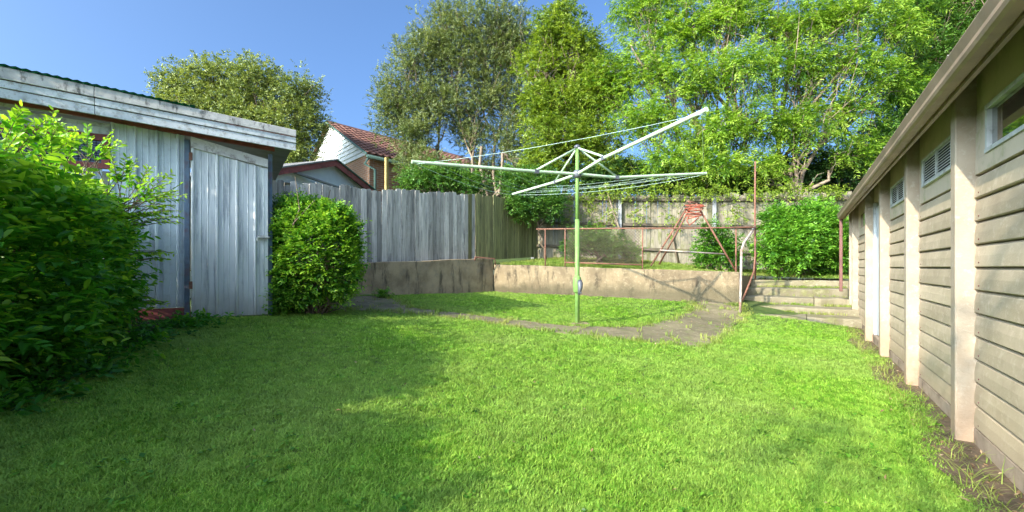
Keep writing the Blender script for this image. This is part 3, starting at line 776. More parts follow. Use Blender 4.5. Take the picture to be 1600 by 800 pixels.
g.tube([b0, b1], 0.012, 8); g.tube([b0, b0 - [0, 0, 0.05]], 0.010, 6); g.box(b0 + np.array([0.04, 0.035, -0.022]), (0.10, 0.012, 0.05), SD)
build('bolt', g, M_zinc, door, smooth=False)
for zz_ in (dzL - 0.28, doorz0 + 0.35):
    g = Geo(); g.box(spt(sD0 + 0.0, zz_, 0.1), (0.035, 0.02, 0.09), SD); build('hinge', g, M_rust, door)
# fascia: three lapped boards, sloping
OV = 0.30
sf0, = [float(np.dot(sp(-330, 100, OV)[:2] - S0 - SN * OV, SD))]; sf1 = float(np.dot(sp(463, 200, OV)[:2] - S0 - SN * OV, SD))
def fz(px, py): return sp(px, py, OV)[2]
def lin(pyl, pyr):
    sa = float(np.dot(sp(0, 0, OV)[:2] - S0 - SN * OV, SD)); za, zb_ = fz(0, pyl), fz(463, pyr)
    return lambda s: za + (zb_ - za) * (s - sa) / (sf1 - sa)
T0, T1_, T2_, T3_ = lin(104, 204), lin(124, 215), lin(137, 224.5), lin(153, 236)
for (lo, hi, off, m_) in ((T1_, T0, 0.03, M_fasciat), (T2_, T1_, 0.012, M_fascia), (T3_, T2_, 0.0, M_fascia)):
    g = Geo(); e = 0.004
    seg_ = np.linspace(sf0, sf1, 3)
    for a_, b_ in zip(seg_[:-1], seg_[1:]):
        g = Geo()
        g.prism([spt(a_, lo(a_) + e, OV + off - 0.022), spt(b_ - 0.004, lo(b_) + e, OV + off - 0.022), spt(b_ - 0.004, hi(b_) - 0.002, OV + off - 0.022), spt(a_, hi(a_) - 0.002, OV + off - 0.022)], [*(SN * 0.022), 0])
        build('fascia_board', g, m_, shed, bevel=0.004)
# backing, roof cladding
g = Geo(); g.prism([spt(sf0, T3_(sf0) + 0.02, OV - 0.05), spt(sf1 - 0.01, T3_(sf1) + 0.02, OV - 0.05), spt(sf1 - 0.01, T0(sf1) - 0.02, OV - 0.05), spt(sf0, T0(sf0) - 0.02, OV - 0.05)], [*(SN * 0.025), 0]); build('fascia_backing', g, M_red, shed)
g = Geo(); g.prism([spt(sf0, T3_(sf0) + 0.10, 0), spt(sf1 - 0.02, T3_(sf1) + 0.10, 0), spt(sf1 - 0.02, T0(sf1) - 0.03, 0), spt(sf0, T0(sf0) - 0.03, 0)], [*(SN * (OV - 0.06)), 0])
g.prism([spt(sf0, T3_(sf0) + 0.10, -2.7), spt(sf1 - 0.02, T3_(sf1) + 0.10, -2.7), spt(sf1 - 0.02, T0(sf1) - 0.035, -2.7), spt(sf0, T0(sf0) - 0.035, -2.7)], [*(SN * 2.69), 0]); build('roof_deck', g, M_roofdark, shed)
sg1 = float(np.dot(sp(306, 165, OV)[:2] - S0 - SN * OV, SD))
rows_ = []; s = sf0; kk = 0
while s < sg1:
    zc = T0(s) + 0.018 + 0.006 * math.cos(kk * math.pi / 2)
    rows_.append([spt(s, zc, OV + 0.05), spt(s, zc + 0.004, -2.8)]); s += 0.019; kk += 1
g = Geo(); g.sheet(rows_); g.sheet([[b + np.array([0, 0, -0.012]) for b in r][::-1] for r in rows_])
build('roof_sheet', g, M_greenroof, shed, smooth=True)

# ==================================================================== GARAGE (right)
def gw(y, z, out=0.0):
    q = np.array([wall_x(y), y]) + GN_ * out; return np.array([q[0], q[1], z])
garage = empty('garage', gw(5, 0), 'cream plank-walled garage with concrete posts and a brown gutter', 'garage')
PY = [-1.20, 0.18, 1.56, 2.91, 4.25, 5.64, 6.91, 8.64, 9.15]
POSTW = 0.105
zs = [0.11 + 0.1415 * k for k in range(12)]
def wallbox(y0, y1, z0, z1, o0, o1):
    g = Geo(); a = gw(y0, z0, o0); b = gw(y1, z0, o0); g.para(a, b - a, [*(GN_ * (o1 - o0)), 0], (0, 0, z1 - z0)); return g
build('inner_wall', wallbox(PY[0], PY[-1], 0.0, 2.30, -0.16, -0.045), M_panel, garage)
build('footing', wallbox(PY[0], PY[-1], -0.15, 0.105, -0.04, 0.02), M_plinth, garage)
POST_STEP = 0.11
board_cache = {}
for i in range(len(PY) - 1):
    y0 = PY[i] + POST_STEP * 0.45; y1 = PY[i + 1] - POST_STEP * 0.45
    if i == 5:                                  # the bay with the door
        dr = build('door', wallbox(y0 + 0.10, y1 - 0.10, 0.13, 1.98, -0.045, -0.012), M_hwhite2, garage); dr['label'] = 'plain pale grey door in a white frame'
        g = wallbox(y0, y0 + 0.095, 0.11, 2.05, -0.03, 0.015); g2 = wallbox(y1 - 0.095, y1, 0.11, 2.05, -0.03, 0.015); g.add(g2.v, g2.f); build('door_frame', g, M_white, dr)
        build('flat_panel', wallbox(y0, y1, 2.052, 2.34, -0.045, 0.0), M_panel, garage)
        g = Geo(); g.tube([gw(y0 + 0.2, 1.0, -0.012), gw(y0 + 0.2, 1.0, 0.03), gw(y0 + 0.3, 1.0, 0.035)], 0.01, 6); build('handle', g, M_zinc, dr)
        continue
    a, b = gw(y0, 0), gw(y1, 0)
    for k in range(11):
        z = zs[k]; h = 0.1415; r1 = random.uniform(-0.002, 0.002)
        prof = [(-0.04, z + 0.002), (0.014 + r1, z + 0.002), (0.020 + r1, z + 0.008), (0.018 + r1, z + h * 0.5), (0.011 + r1, z + h - 0.020), (0.002, z + h - 0.010), (-0.006, z + h - 0.003), (-0.04, z + h - 0.003)]
        g = Geo(); g.prism([gw(y0, zz_, o_) for o_, zz_ in prof], b - a); build('plank', g, M_board, garage)
    if i == 2:                                   # near bay: sheets round the window
        build('flat_panel', wallbox(y0, y1, 1.674, 1.765, -0.03, 0.014), M_panel, garage)
        build('flat_panel', wallbox(y0, y1, 2.045, 2.32, -0.03, 0.006), M_panel, garage)
        build('flat_panel', wallbox(2.685, y1, 1.767, 1.93, -0.03, 0.012), M_panel, garage)
        build('flat_panel', wallbox(2.685, y1, 1.932, 2.043, -0.03, 0.008), M_panel, garage)
        w = Geo()
        for args in ((1.72, 2.683, 1.767, 1.79, -0.02, 0.024), (1.72, 2.683, 2.018, 2.043, -0.02, 0.022), (2.655, 2.683, 1.792, 2.016, -0.02, 0.02), (1.72, 1.75, 1.792, 2.016, -0.02, 0.02)):
            t_ = wallbox(*args); w.add(t_.v, t_.f)
        wfm = build('window', w, M_white, garage)
        build('pane', wallbox(1.752, 2.653, 1.792, 2.016, -0.008, -0.002), M_glass, wfm)
    else:
        build('flat_panel', wallbox(y0, y1, 1.674, 2.34, -0.03, 0.012), M_panel, garage)
        if i in (3, 4):
            v0, v1 = (3.22, 4.03) if i == 3 else (4.72, 5.42)
            vg = Geo()
            for args in ((v0, v1, 1.80, 1.82, 0.012, 0.034), (v0, v1, 2.02, 2.04, 0.012, 0.034), (v0, v0 + 0.03, 1.821, 2.019, 0.012, 0.033), (v1 - 0.03, v1, 1.821, 2.019, 0.012, 0.033), ((v0 + v1) / 2 - .01, (v0 + v1) / 2 + .01, 1.821, 2.019, 0.012, 0.030)):
                t_ = wallbox(*args); vg.add(t_.v, t_.f)
            vent = build('vent', vg, M_white, garage)
            build('vent_backing', wallbox(v0 + 0.031, v1 - 0.031, 1.822, 2.018, 0.0125, 0.014), M_dark, vent)
            for q in range(9):
                zz_ = 1.826 + 0.0215 * q
                g = Geo(); A3 = gw(v0 + 0.031, zz_, 0.028); B3 = gw(v1 - 0.031, zz_, 0.028)
                g.prism([A3, gw(v0 + 0.031, zz_ + 0.003, 0.029), gw(v0 + 0.031, zz_ + 0.017, 0.018), gw(v0 + 0.031, zz_ + 0.014, 0.017)], B3 - A3); build('louvre', g, M_white, vent)
        if i == 6:
            build('pane', wallbox(7.5, 8.2, 1.80, 2.03, 0.013, 0.02), M_glass, garage)
for i, y in enumerate(PY):
    g = wallbox(y - POST_STEP * 0.5, y + POST_STEP * 0.35, -0.12, 2.33, -0.035, POSTW)
    build('post', g, M_post, garage, bevel=0.008)
nails = Geo()
for i in range(2, 5):
    for k in range(11):
        for yy in (PY[i] + 0.13, PY[i + 1] - 0.13):
            a = gw(yy, zs[k] + 0.03, 0.016); nails.tube([a, a + np.array([*(GN_ * 0.006), 0])], 0.0045, 6)
nh = build('nail_heads', nails, M_pipe, garage); nh['kind'] = 'stuff'
# eaves: soffit, fascia, gutter
G0, G1 = PY[0] - 0.1, 9.22
def gx(y, o, z): return gw(y, z, o)
def extr(profile, y0=G0, y1=G1):
    g = Geo(); a = gw(y0, 0); b = gw(y1, 0); g.prism([gw(y0, z, o) for o, z in profile], b - a); return g
build('soffit', extr([(-0.05, 2.335), (0.185, 2.150), (0.185, 2.165), (-0.05, 2.35)]), M_soffit, garage)
build('roof', extr([(-3.2, 4.40), (0.235, 2.186), (0.235, 2.20), (-3.2, 4.42)]), M_roofdark, garage)
build('fascia', extr([(0.186, 2.06), (0.206, 2.06), (0.206, 2.182), (0.186, 2.182)]), M_gutter, garage)
gut = [(0.208, 2.177), (0.208, 2.080), (0.220, 2.072), (0.265, 2.072), (0.281, 2.081), (0.288, 2.097), (0.285, 2.122), (0.293, 2.142), (0.302, 2.164), (0.297, 2.176), (0.291, 2.172), (0.286, 2.144), (0.278, 2.124), (0.280, 2.099), (0.262, 2.078), (0.218, 2.079), (0.212, 2.086), (0.212, 2.177)]
gg = Geo(); a_ = gw(G0, 0); b_ = gw(G1, 0)
rows_ = [[gw(y, z, o) for o, z in gut] for y in np.linspace(G0, G1, 24)]
for r_ in rows_:
    dz = random.uniform(-0.0025, 0.0025)
    for p in r_: p[2] += dz
gg.sheet(rows_); gg.f += [tuple(range(len(gut))), tuple(len(gg.v) - len(gut) + i for i in range(len(gut)))[::-1]]
gutter = build('gutter', gg, M_gutter, garage)
for y in np.arange(0.4, 9.2, 0.9):
    g = extr([(0.237, 2.183), (0.296, 2.183), (0.296, 2.187), (0.237, 2.187)], y, y + 0.02); build('strap', g, M_zinc, gutter)
# far end wall, near end, back
g = Geo(); g.prism([gw(9.20, 0, -0.0), gw(9.20, 2.33, 0.0), gw(9.20, 4.3, -3.1), gw(9.20, 0, -3.1)], [*(GD * 0.06), 0]); build('end_wall', g, M_panel, garage)
g = Geo(); g.prism([gw(-1.28, 0, -0.0), gw(-1.28, 2.33, 0.0), gw(-1.28, 4.3, -3.1), gw(-1.28, 0, -3.1)], [*(-GD * 0.06), 0]); build('end_wall', g, M_panel, garage)
g = Geo(); dp = at(1324, 340, 8.95)
dpx = gw(9.12, 0, 0.24)
dpp = [dpx + [0, 0, 2.08], dpx + [0, 0, 1.9], dpx + [0, 0, 0.62]]
g.box((dpx[0], dpx[1], 0.62), (0.075, 0.055, 1.46), GD)
build('downpipe', g, M_pipe, garage, bevel=0.008)

# ==================================================================== CLOTHES LINE
HYD = 7.2
hb = at(902, 505, HYD)
hoist = empty('rotary_clothes_line', hb, 'green rotary clothes hoist with four pale arms standing on the lawn', 'clothes line')
hubz = at(900, 272, HYD)[2]; topz = at(900, 230, HYD)[2]
g = Geo(); g.tube([hb - [0, 0, 0.2], hb + [0, 0, (435 - 350) / F * HYD * 0 + 1.62]], 0.036, 14); build('lower_tube', g, M_mast, hoist, smooth=True)
g = Geo(); g.tube([[hb[0], hb[1], hb[2] + 1.62], [hb[0], hb[1], topz]], 0.029, 12); build('upper_tube', g, M_mast, hoist, smooth=True)
g = Geo(); g.tube([hb + [0, 0, 0.47], hb + [0, 0, 0.50], hb + [0, 0, 0.62], hb + [0, 0, 0.70], hb + [0, 0, 0.74]], [0.04, 0.062, 0.07, 0.062, 0.04], 14)
gear = build('gear_box', g, M_mast, hoist, smooth=True)
g = Geo(); c0 = hb + [0.02, -0.075, 0.60]
g.tube([c0 + [0.01, 0.02, 0.06], c0 + [0.012, -0.01, 0.03], c0 + [0.012, -0.02, -0.05], c0 + [-0.01, -0.03, -0.15]], [0.036, 0.044, 0.036, 0.018], 8); g.tube([c0 + [0.015, -0.03, -0.12], c0 + [0.015, -0.10, -0.12]], 0.013, 8)
build('crank', g, M_metal, hoist, smooth=True)
g = Geo(); g.tube([[hb[0], hb[1], hubz - 0.06], [hb[0], hb[1], hubz - 0.03], [hb[0], hb[1], hubz + 0.03], [hb[0], hb[1], hubz + 0.06]], [0.045, 0.065, 0.065, 0.045], 12); build('hub', g, M_metal, hoist, smooth=True)
g = Geo(); g.tube([[hb[0], hb[1], topz - 0.02], [hb[0], hb[1], topz + 0.02], [hb[0], hb[1], topz + 0.04]], [0.05, 0.05, 0.02], 12); build('cap', g, M_metal, hoist, smooth=True)
k_ = HYD / 8.0
armv = {'near': np.array([1.098, -2.682]) * k_, 'right': np.array([2.682, 1.098]) * k_, 'left': np.array([-2.60, -1.15]) * k_, 'far': np.array([-1.098, 2.62]) * k_}
ends = {}
for nme, (pxy) in {'near': (1102, 172), 'right': (1102, 271), 'left': (657, 253), 'far': (805, 303)}.items():
    v = armv[nme]; Yt = hb[1] + v[1]; zt_ = CAMH + (HY - pxy[1]) / F * Yt
    ends[nme] = np.array([hb[0] + v[0], Yt, zt_])
order = ['near', 'right', 'far', 'left']
def armpt(nme, t):
    """point on the arm at share t of its length: level to the joint, then rising"""
    e = ends[nme]; h = np.array([hb[0], hb[1], hubz]); j = h + (e - h) * 0.28; j[2] = hubz + {'near': 0.09, 'right': 0.0, 'left': -0.02, 'far': 0.0}[nme] * 1.0
    if t < 0.28: return h + (j - h) * (t / 0.28)
    return j + (e - j) * ((t - 0.28) / 0.72)
for nme in order:
    g = Geo(); A3, J3, E3 = armpt(nme, 0.015), armpt(nme, 0.28), ends[nme]
    d = unit((E3 - A3)[None])[0]
    g.tube([A3, J3, E3], 0.024, 10); arm = build('arm', g, M_arm, hoist, smooth=False)
    g = Geo(); g.tube([E3, E3 + (E3 - J3) / np.linalg.norm(E3 - J3) * 0.02], 0.027, 10); build('end_cap', g, M_arm, arm)
    g = Geo(); st = [np.array([hb[0], hb[1], topz - 0.01]), J3 + [0, 0, 0.02]]
    g.tube(st, 0.016, 8); build('strut', g, M_arm, hoist, smooth=True)
    g = Geo(); g.box(J3 - [0, 0, 0.03], (0.07, 0.05, 0.06), (d[0], d[1])); build('bracket', g, M_metal, hoist)
for t in (0.46, 0.60, 0.74, 0.86, 0.985):
    g = Geo()
    for i in (range(4) if t > 0.9 else (0, 1, 2)):
        a, b = armpt(order[i], t), armpt(order[(i + 1) % 4], t)
        pts = []
        for q in range(7):
            s = q / 6; p = a + (b - a) * s; p[2] -= 0.025 + 0.10 * t * 4 * s * (1 - s) * (0.7 + 0.3 * math.sin(t * 20 + i)); pts.append(p)
        g.tube(pts, 0.0027 if t > 0.9 else 0.0018, 5)
    build('line', g, M_line, hoist)
g = Geo(); g.box(hb - [0, 0, 0.06], (0.3, 0.3, 0.07), (1, 0.2)); build('footing', g, M_concd, hoist)

# ==================================================================== PIPE RAILING, SWING FRAME, POLES
def wallpt(px, off=0.10, z=None):
    P0 = CORNER + nR * off; d = unit((WRIGHT - CORNER)[None])[0]
    q = on_plane(px, 400, P0, d); return q
def wall_at(px, py, off=0.10):
    P0 = CORNER + nR * off; d = unit((WRIGHT - CORNER)[None])[0]; return on_plane(px, py, P0, d)
rail = empty('pipe_railing', wall_at(1004, 416), 'rusty pipe railing with a chain mesh panel on the retaining wall', 'railing')
g = Geo(); g.tube([wall_at(838, 358), wall_at(960, 357), wall_at(1080, 356.5), wall_at(1180, 355)], 0.017, 8); build('top_rail', g, M_rust, rail, smooth=True)
for px, py in ((883, 414), (1004, 419), (1150, 427), (852, 412)):
    g = Geo(); tp = wall_at(px, 358); bt = wall_at(px, py); g.tube([bt - [0, 0, 0.25], tp - [0, 0, 0.0]], 0.016, 8); build('post', g, M_rust, rail, smooth=True)
g = Geo(); g.tube([wall_at(883, 410), wall_at(1004, 414)], 0.017, 8); build('bottom_rail', g, M_rust, rail, smooth=True)
g = Geo(); A0, A1, Bq0, Bq1 = wall_at(886, 360), wall_at(1001, 360), wall_at(886, 409), wall_at(1001, 413)
nx = 25
def quad(u, v): return (A0 * (1 - u) + A1 * u) * (1 - v) + (Bq0 * (1 - u) + Bq1 * u) * v
asp = 0.78 / np.linalg.norm(A1 - A0)
for k in range(-20, nx + 20):
    for sg in (1, -1):
        u0 = k / nx; u1 = u0 + sg * asp
        a, b = 0.0, 1.0
        # clip to the panel
        if sg > 0:
            if u1 < 0 or u0 > 1: continue
            ta = max(0, -u0 / asp); tb = min(1, (1 - u0) / asp)
        else:
            if u0 < 0 or u1 > 1: continue
            ta = max(0, (u0 - 1) / asp); tb = min(1, u0 / asp)
        if tb - ta < 0.02: continue
        g.tube([quad(u0 + sg * asp * ta, ta), quad(u0 + sg * asp * tb, tb)], 0.0055, 3, False)
me_ = build('chain_mesh', g, M_wire, rail); me_['kind'] = 'stuff'
# swing frame
sY = 11.0
swing = empty('swing_frame', at(1080, 412, sY), 'rusty red A-shaped swing frame standing on the terrace', 'swing frame')
ap = at(1079, 316, sY)
def tz(p): return np.array([p[0], p[1], float(terr_z(np.array(p[0]), np.array(p[1])))])
legs = [(at(1017, 412, 10.75), ap), (at(1152, 424, 10.6), at(1088, 318, sY)), (at(1030, 410, 11.9), at(1080, 322, sY + 0.06))]
for a_, b_ in legs:
    g = Geo(); g.tube([a_ - [0, 0, 0.05], b_], 0.022, 8); build('leg', g, M_rust, swing, smooth=True)
g = Geo(); g.tube([at(1031, 391, 10.8), at(1132, 397, 10.72)], 0.018, 8); build('crossbar', g, M_greyrust, swing, smooth=True)
g = Geo(); g.tube([at(1076, 315, sY), at(1096, 320, sY + 0.9)], 0.028, 8); build('top_bar', g, M_rust, swing, smooth=True)
# coiled hose hung on the apex
hr = empty('coiled_hose', at(1085, 322, sY - 0.12), 'orange-red coiled hose hanging from the swing frame', 'hose')
for k in range(7):
    g = Geo(); pts = []
    cz = at(1085, 321 + 3.1 * k, sY - 0.1); rx = (14 + 2.5 * math.sin(k * 1.7) - 0.6 * k) / F * sY
    for q in range(17):
        a = math.pi * 2 * q / 16; pts.append(cz + [rx * math.cos(a) + 0.02 * math.sin(k), 0.10 * math.sin(a), 0.03 * math.sin(a + k * 1.3)])
    g.tube(pts, 0.012, 6, False); build('coil', g, M_hose, hr, smooth=True)
g = Geo(); g.tube([at(1076, 338, sY - 0.1), at(1073, 345, sY - 0.1), at(1077, 352, sY - 0.1), at(1085, 346, sY - 0.1), at(1092, 340, sY - .1)], 0.014, 6); build('loose_end', g, M_hose, hr, smooth=True)
# tall thin pole and bent handrail at the steps
YP = 9.75
g = Geo(); g.tube([at(1180, 436, YP), at(1179.5, 350, YP), at(1180, 252, YP)], [0.021, 0.02, 0.016], 8)
tag(build('tall_pole', g, M_rust, base=at(1180, 436, YP), smooth=True), 'tall thin rusty upright pole at the top of the steps', 'pole')
g = Geo(); Y1 = 8.95
g.tube([at(1156, 492, Y1), at(1157, 470, Y1), at(1158.5, 392, Y1 + 0.1), at(1162, 380, Y1 + 0.15), at(1172, 366, Y1 + 0.45), at(1179, 354, YP - 0.04)], 0.024, 10)
hrail = build('bent_handrail', g, M_greyrust, base=at(1156, 492, Y1), smooth=True); tag(hrail, 'bent grey and rusty handrail pipe at the foot of the steps', 'handrail')
g = Geo(); g.tube([at(1180, 352, YP - 0.03), at(1180, 400, YP - 0.03), at(1178, 424, YP - 0.08), at(1172, 440, YP - 0.3), at(1160, 470, Y1 + 0.1)], 0.019, 8); build('lower_pipe', g, M_rust, hrail, smooth=True)

# ==================================================================== HOUSES BEHIND
def house():
    zE = 5.55
    C0 = np.array([-5.57, 18.0]); gdir = np.array([-0.85, 1.0]); rdir = np.array([0.80, 1.0]); rdir = rdir / np.linalg.norm(rdir)
    AP = C0 + gdir * 3.29; C2 = C0 + gdir * 6.58; zA = 7.72; Lr = 9.0
    root = empty('brick_house', (*C0, 1.2), 'brick house with a white gable and terracotta tiled roof beyond the fence', 'house')
    def p3(q, z): return np.array([q[0], q[1], z])
    inn = np.array([*rdir, 0]) * 0.2
    g = Geo(); g.prism([p3(C0, 1.0), p3(C2, 1.0), p3(C2, zE - 0.004), p3(C0, zE - 0.004)], inn); build('brick_wall', g, M_brick, root)
    # side wall, set in below the eave
    g = Geo(); s0 = C0 + rdir * 0.21; g.prism([p3(s0, 1.0), p3(s0 + rdir * Lr, 1.0), p3(s0 + rdir * Lr, zE - 0.01), p3(s0, zE - 0.01)], np.array([*(gdir / 1.31), 0]) * 0.2); build('brick_wall', g, M_brick, root)
    # weatherboards of the gable
    nb = 12
    for k in range(nb):
        z0 = zE + (zA - zE) * k / nb; z1 = zE + (zA - zE) * (k + 1) / nb
        f0 = k / nb; f1 = (k + 1) / nb
        a0 = C0 + (AP - C0) * f0; b0 = C2 + (AP - C2) * f0; a1 = C0 + (AP - C0) * f1; b1 = C2 + (AP - C2) * f1
        out = -np.array([*rdir, 0])
        g = Geo(); q = [p3(a0, z0) + out * 0.05, p3(b0, z0) + out * 0.05, p3(b1, z1 - 0.004) + out * 0.02, p3(a1, z1 - 0.004) + out * 0.02]
        g.add(q + [t_ - out * 0.08 for t_ in q], [(0, 1, 2, 3), (7, 6, 5, 4), (0, 4, 5, 1), (1, 5, 6, 2), (2, 6, 7, 3), (3, 7, 4, 0)]); build('weatherboard', g, M_hwhite, root)
    # roof deck
    ov = 0.25
    for (E, sgn) in ((C0, 1), (C2, -1)):
        dn = (E - AP); dn = dn / np.linalg.norm(dn); ez = (zE - zA) / np.linalg.norm(E - AP)
        Eo = E + dn * ov; zo = zE + ez * ov
        g = Geo(); st = -np.array([*rdir, 0]) * 0.22
        g.prism([p3(AP, zA) + st, p3(Eo, zo) + st, p3(Eo, zo + 0.05) + st, p3(AP, zA + 0.05) + st], np.array([*rdir, 0]) * (Lr + 0.4)); rf = build('roof', g, M_tile, root)
        if sgn == 1:
            up = np.array([0, 0, 1.0]); sl = p3(AP, zA) - p3(Eo, zo); SL = np.linalg.norm(sl); su = sl / SL; nr = np.cross(np.array([*rdir, 0]), su); nr *= np.sign(nr[2])
            tg = Geo(); r = np.array([*rdir, 0]); w = 0.30
            prof = [(0, 0.0), (0.06, 0.035), (0.13, 0.035), (0.19, 0.0), (0.295, 0.0)]
            pts0 = [r * a + nr * b for a, b in prof]
            nt_ = len(prof)
            tv = [p for p in pts0] + [p + su * 0.37 + nr * -0.03 for p in pts0] + [p - nr * 0.03 for p in pts0]
            tf = [(i, i + 1, i + 1 + nt_, i + nt_) for i in range(nt_ - 1)] + [(i + 2 * nt_, i + 1 + 2 * nt_, i + 1, i) for i in range(nt_ - 1)]
            me = bpy.data.meshes.new('roof_tile'); me.from_pydata([tuple(p) for p in tv], [], tf); me.materials.append(M_tile); me.update()
            rowsn = int(SL / 0.33); colsn = 28; cnt = 0; rest = Geo()
            for i in range(rowsn):
                for j in range(colsn):
                    P = p3(Eo, zo + 0.05) + st + su * (0.33 * i) + r * (w * j) + nr * 0.04
                    if j < 20: place('roof_tile', me, P, parent=root); cnt += 1
                    else: rest.add([P + p for p in tv], tf)
            o = build('roof_tiling', rest, M_tile, root); o['kind'] = 'stuff'
            g = Geo(); g.prism([p3(AP, zA + 0.04) + st - nr * 0.0 + np.array([*dn, 0]) * -0.12 - [0, 0, 0.02], p3(AP, zA + 0.14) + st, p3(AP, zA + 0.04) + st + np.array([*dn, 0]) * 0.12 - [0, 0, 0.02]], r * (Lr + 0.4)); build('ridge_cap', g, M_tile, root)
            # barge board
            g = Geo(); bb = -np.array([*rdir, 0]) * 0.245
            g.prism([p3(AP, zA - 0.02) + bb, p3(Eo, zo - 0.02) + bb, p3(Eo, zo + 0.07) + bb, p3(AP, zA + 0.07) + bb], -np.array([*rdir, 0]) * -0.02); build('barge_board', g, M_hgreen, root)
            # gutter and downpipe
            g = Geo(); a = p3(Eo, zo - 0.05) + st; g.tube([a, a + r * (Lr + 0.3)], 0.07, 8); build('gutter', g, M_hgreen, root, smooth=True)
        else:
            g = Geo(); bb = -np.array([*rdir, 0]) * 0.245
            g.prism([p3(AP, zA - 0.02) + bb, p3(Eo, zo - 0.02) + bb, p3(Eo, zo + 0.07) + bb, p3(AP, zA + 0.07) + bb], -np.array([*rdir, 0]) * -0.02); build('barge_board', g, M_hgreen, root)
    g = Geo(); d0 = at(578, 243, 17.8); g.tube([d0, at(570, 256, 17.8), at(586, 265, 17.9), at(586, 330, 17.9)], 0.055, 8); build('downpipe', g, M_hgreen, root, smooth=True)
    g = Geo(); a = at(604, 246, 17.6); g.box((a[0], a[1], 1.2), (0.11, 0.11, a[2] - 1.2), rdir); build('porch_post', g, M_yellow, root)
    # porch wall behind the post
house()
def small_garage():
    A = at(515, 251, 12.5); d = unit(np.array([[1.0, 3.0]]))[0]; back = np.array([-d[1], d[0]]) ; q = 0.317; HW = 2.3
    root = empty('neighbour_garage', (A[0], A[1], 1.2), 'low white neighbour garage with red-brown barge boards behind the fence', 'garage')
    def P(s, z, o=0.0): t = A[:2] + d * s + back * o; return np.array([t[0], t[1], z])
    g = Geo(); g.prism([P(-HW, 1.0), P(HW, 1.0), P(HW, A[2] - q * HW - 0.06), P(0, A[2] - 0.06), P(-HW, A[2] - q * HW - 0.06)], [*(back * 0.1), 0]); build('front_wall', g, M_hwhite2, root)
    for sg in (-1, 1):
        g = Geo(); e = sg * (HW + 0.2)
        g.prism([P(0, A[2] - 0.16, -0.22), P(e, A[2] - q * abs(e) - 0.16, -0.22), P(e, A[2] - q * abs(e) - 0.01, -0.22), P(0, A[2] - 0.01, -0.22)], [*(back * 0.04), 0]); build('barge_board', g, M_red, root)
        g = Geo(); g.prism([P(0, A[2] - 0.005, -0.26), P(e, A[2] - q * abs(e) - 0.005, -0.26), P(e, A[2] - q * abs(e) + 0.03, -0.26), P(0, A[2] + 0.03, -0.26)], [*(back * 5.0), 0]); build('roof', g, M_roofdark if sg < 0 else M_hgreen, root)
        g = Geo(); g.prism([P(sg * HW * 0.99, 1.0), P(sg * HW * 0.96, 1.0), P(sg * HW * 0.96, A[2] - q * HW - 0.08), P(sg * HW * 0.99, A[2] - q * HW - 0.08)], [*(back * 4.6), 0]); build('side_wall', g, M_hwhite2, root)
    # lean-to flashing across the front
    a, b = at(452, 269, 11.2), at(520, 292, 12.2)
    g = Geo(); dd = b - a; g.para(a, dd, np.array([*back, 0]) * -0.25 - np.array([0, 0, 0.05]), (0, 0, 0.035)); build('awning', g, M_roofdark, root)
small_garage()
# green-roofed building behind the tall trees, and one behind the back fence
for (x0, x1, yt, Yd, ht, lab) in ((640, 830, 246, 21.0, 0.55, 'dark green low roofed outbuilding behind the multi-stemmed tree'), (1175, 1345, 268, 17.0, 0.5, 'dark low outbuilding glimpsed through foliage above the back fence')):
    a, b = at(x0, yt, Yd), at(x1, yt, Yd)
    root = empty('outbuilding', ((a[0] + b[0]) / 2, Yd, 1.3), lab, 'outbuilding', 'low outbuildings beyond the fences')
    g = Geo(); g.para((a[0], Yd, 1.2), (b[0] - a[0], 0, 0), (0, 3, 0), (0, 0, a[2] - 1.2 - ht)); build('wall', g, M_rail, root)
    g = Geo(); w = b[0] - a[0]
    g.prism([(a[0] - 0.2, Yd - 0.3, a[2] - ht), (a[0] - 0.2, Yd + 1.6, a[2]), (a[0] - 0.2, Yd + 3.4, a[2] - ht), (a[0] - 0.2, Yd + 3.3, a[2] - ht - 0.08), (a[0] - 0.2, Yd - 0.3, a[2] - ht - 0.1)], (w + 0.4, 0, 0)); build('roof', g, M_farroof, root)

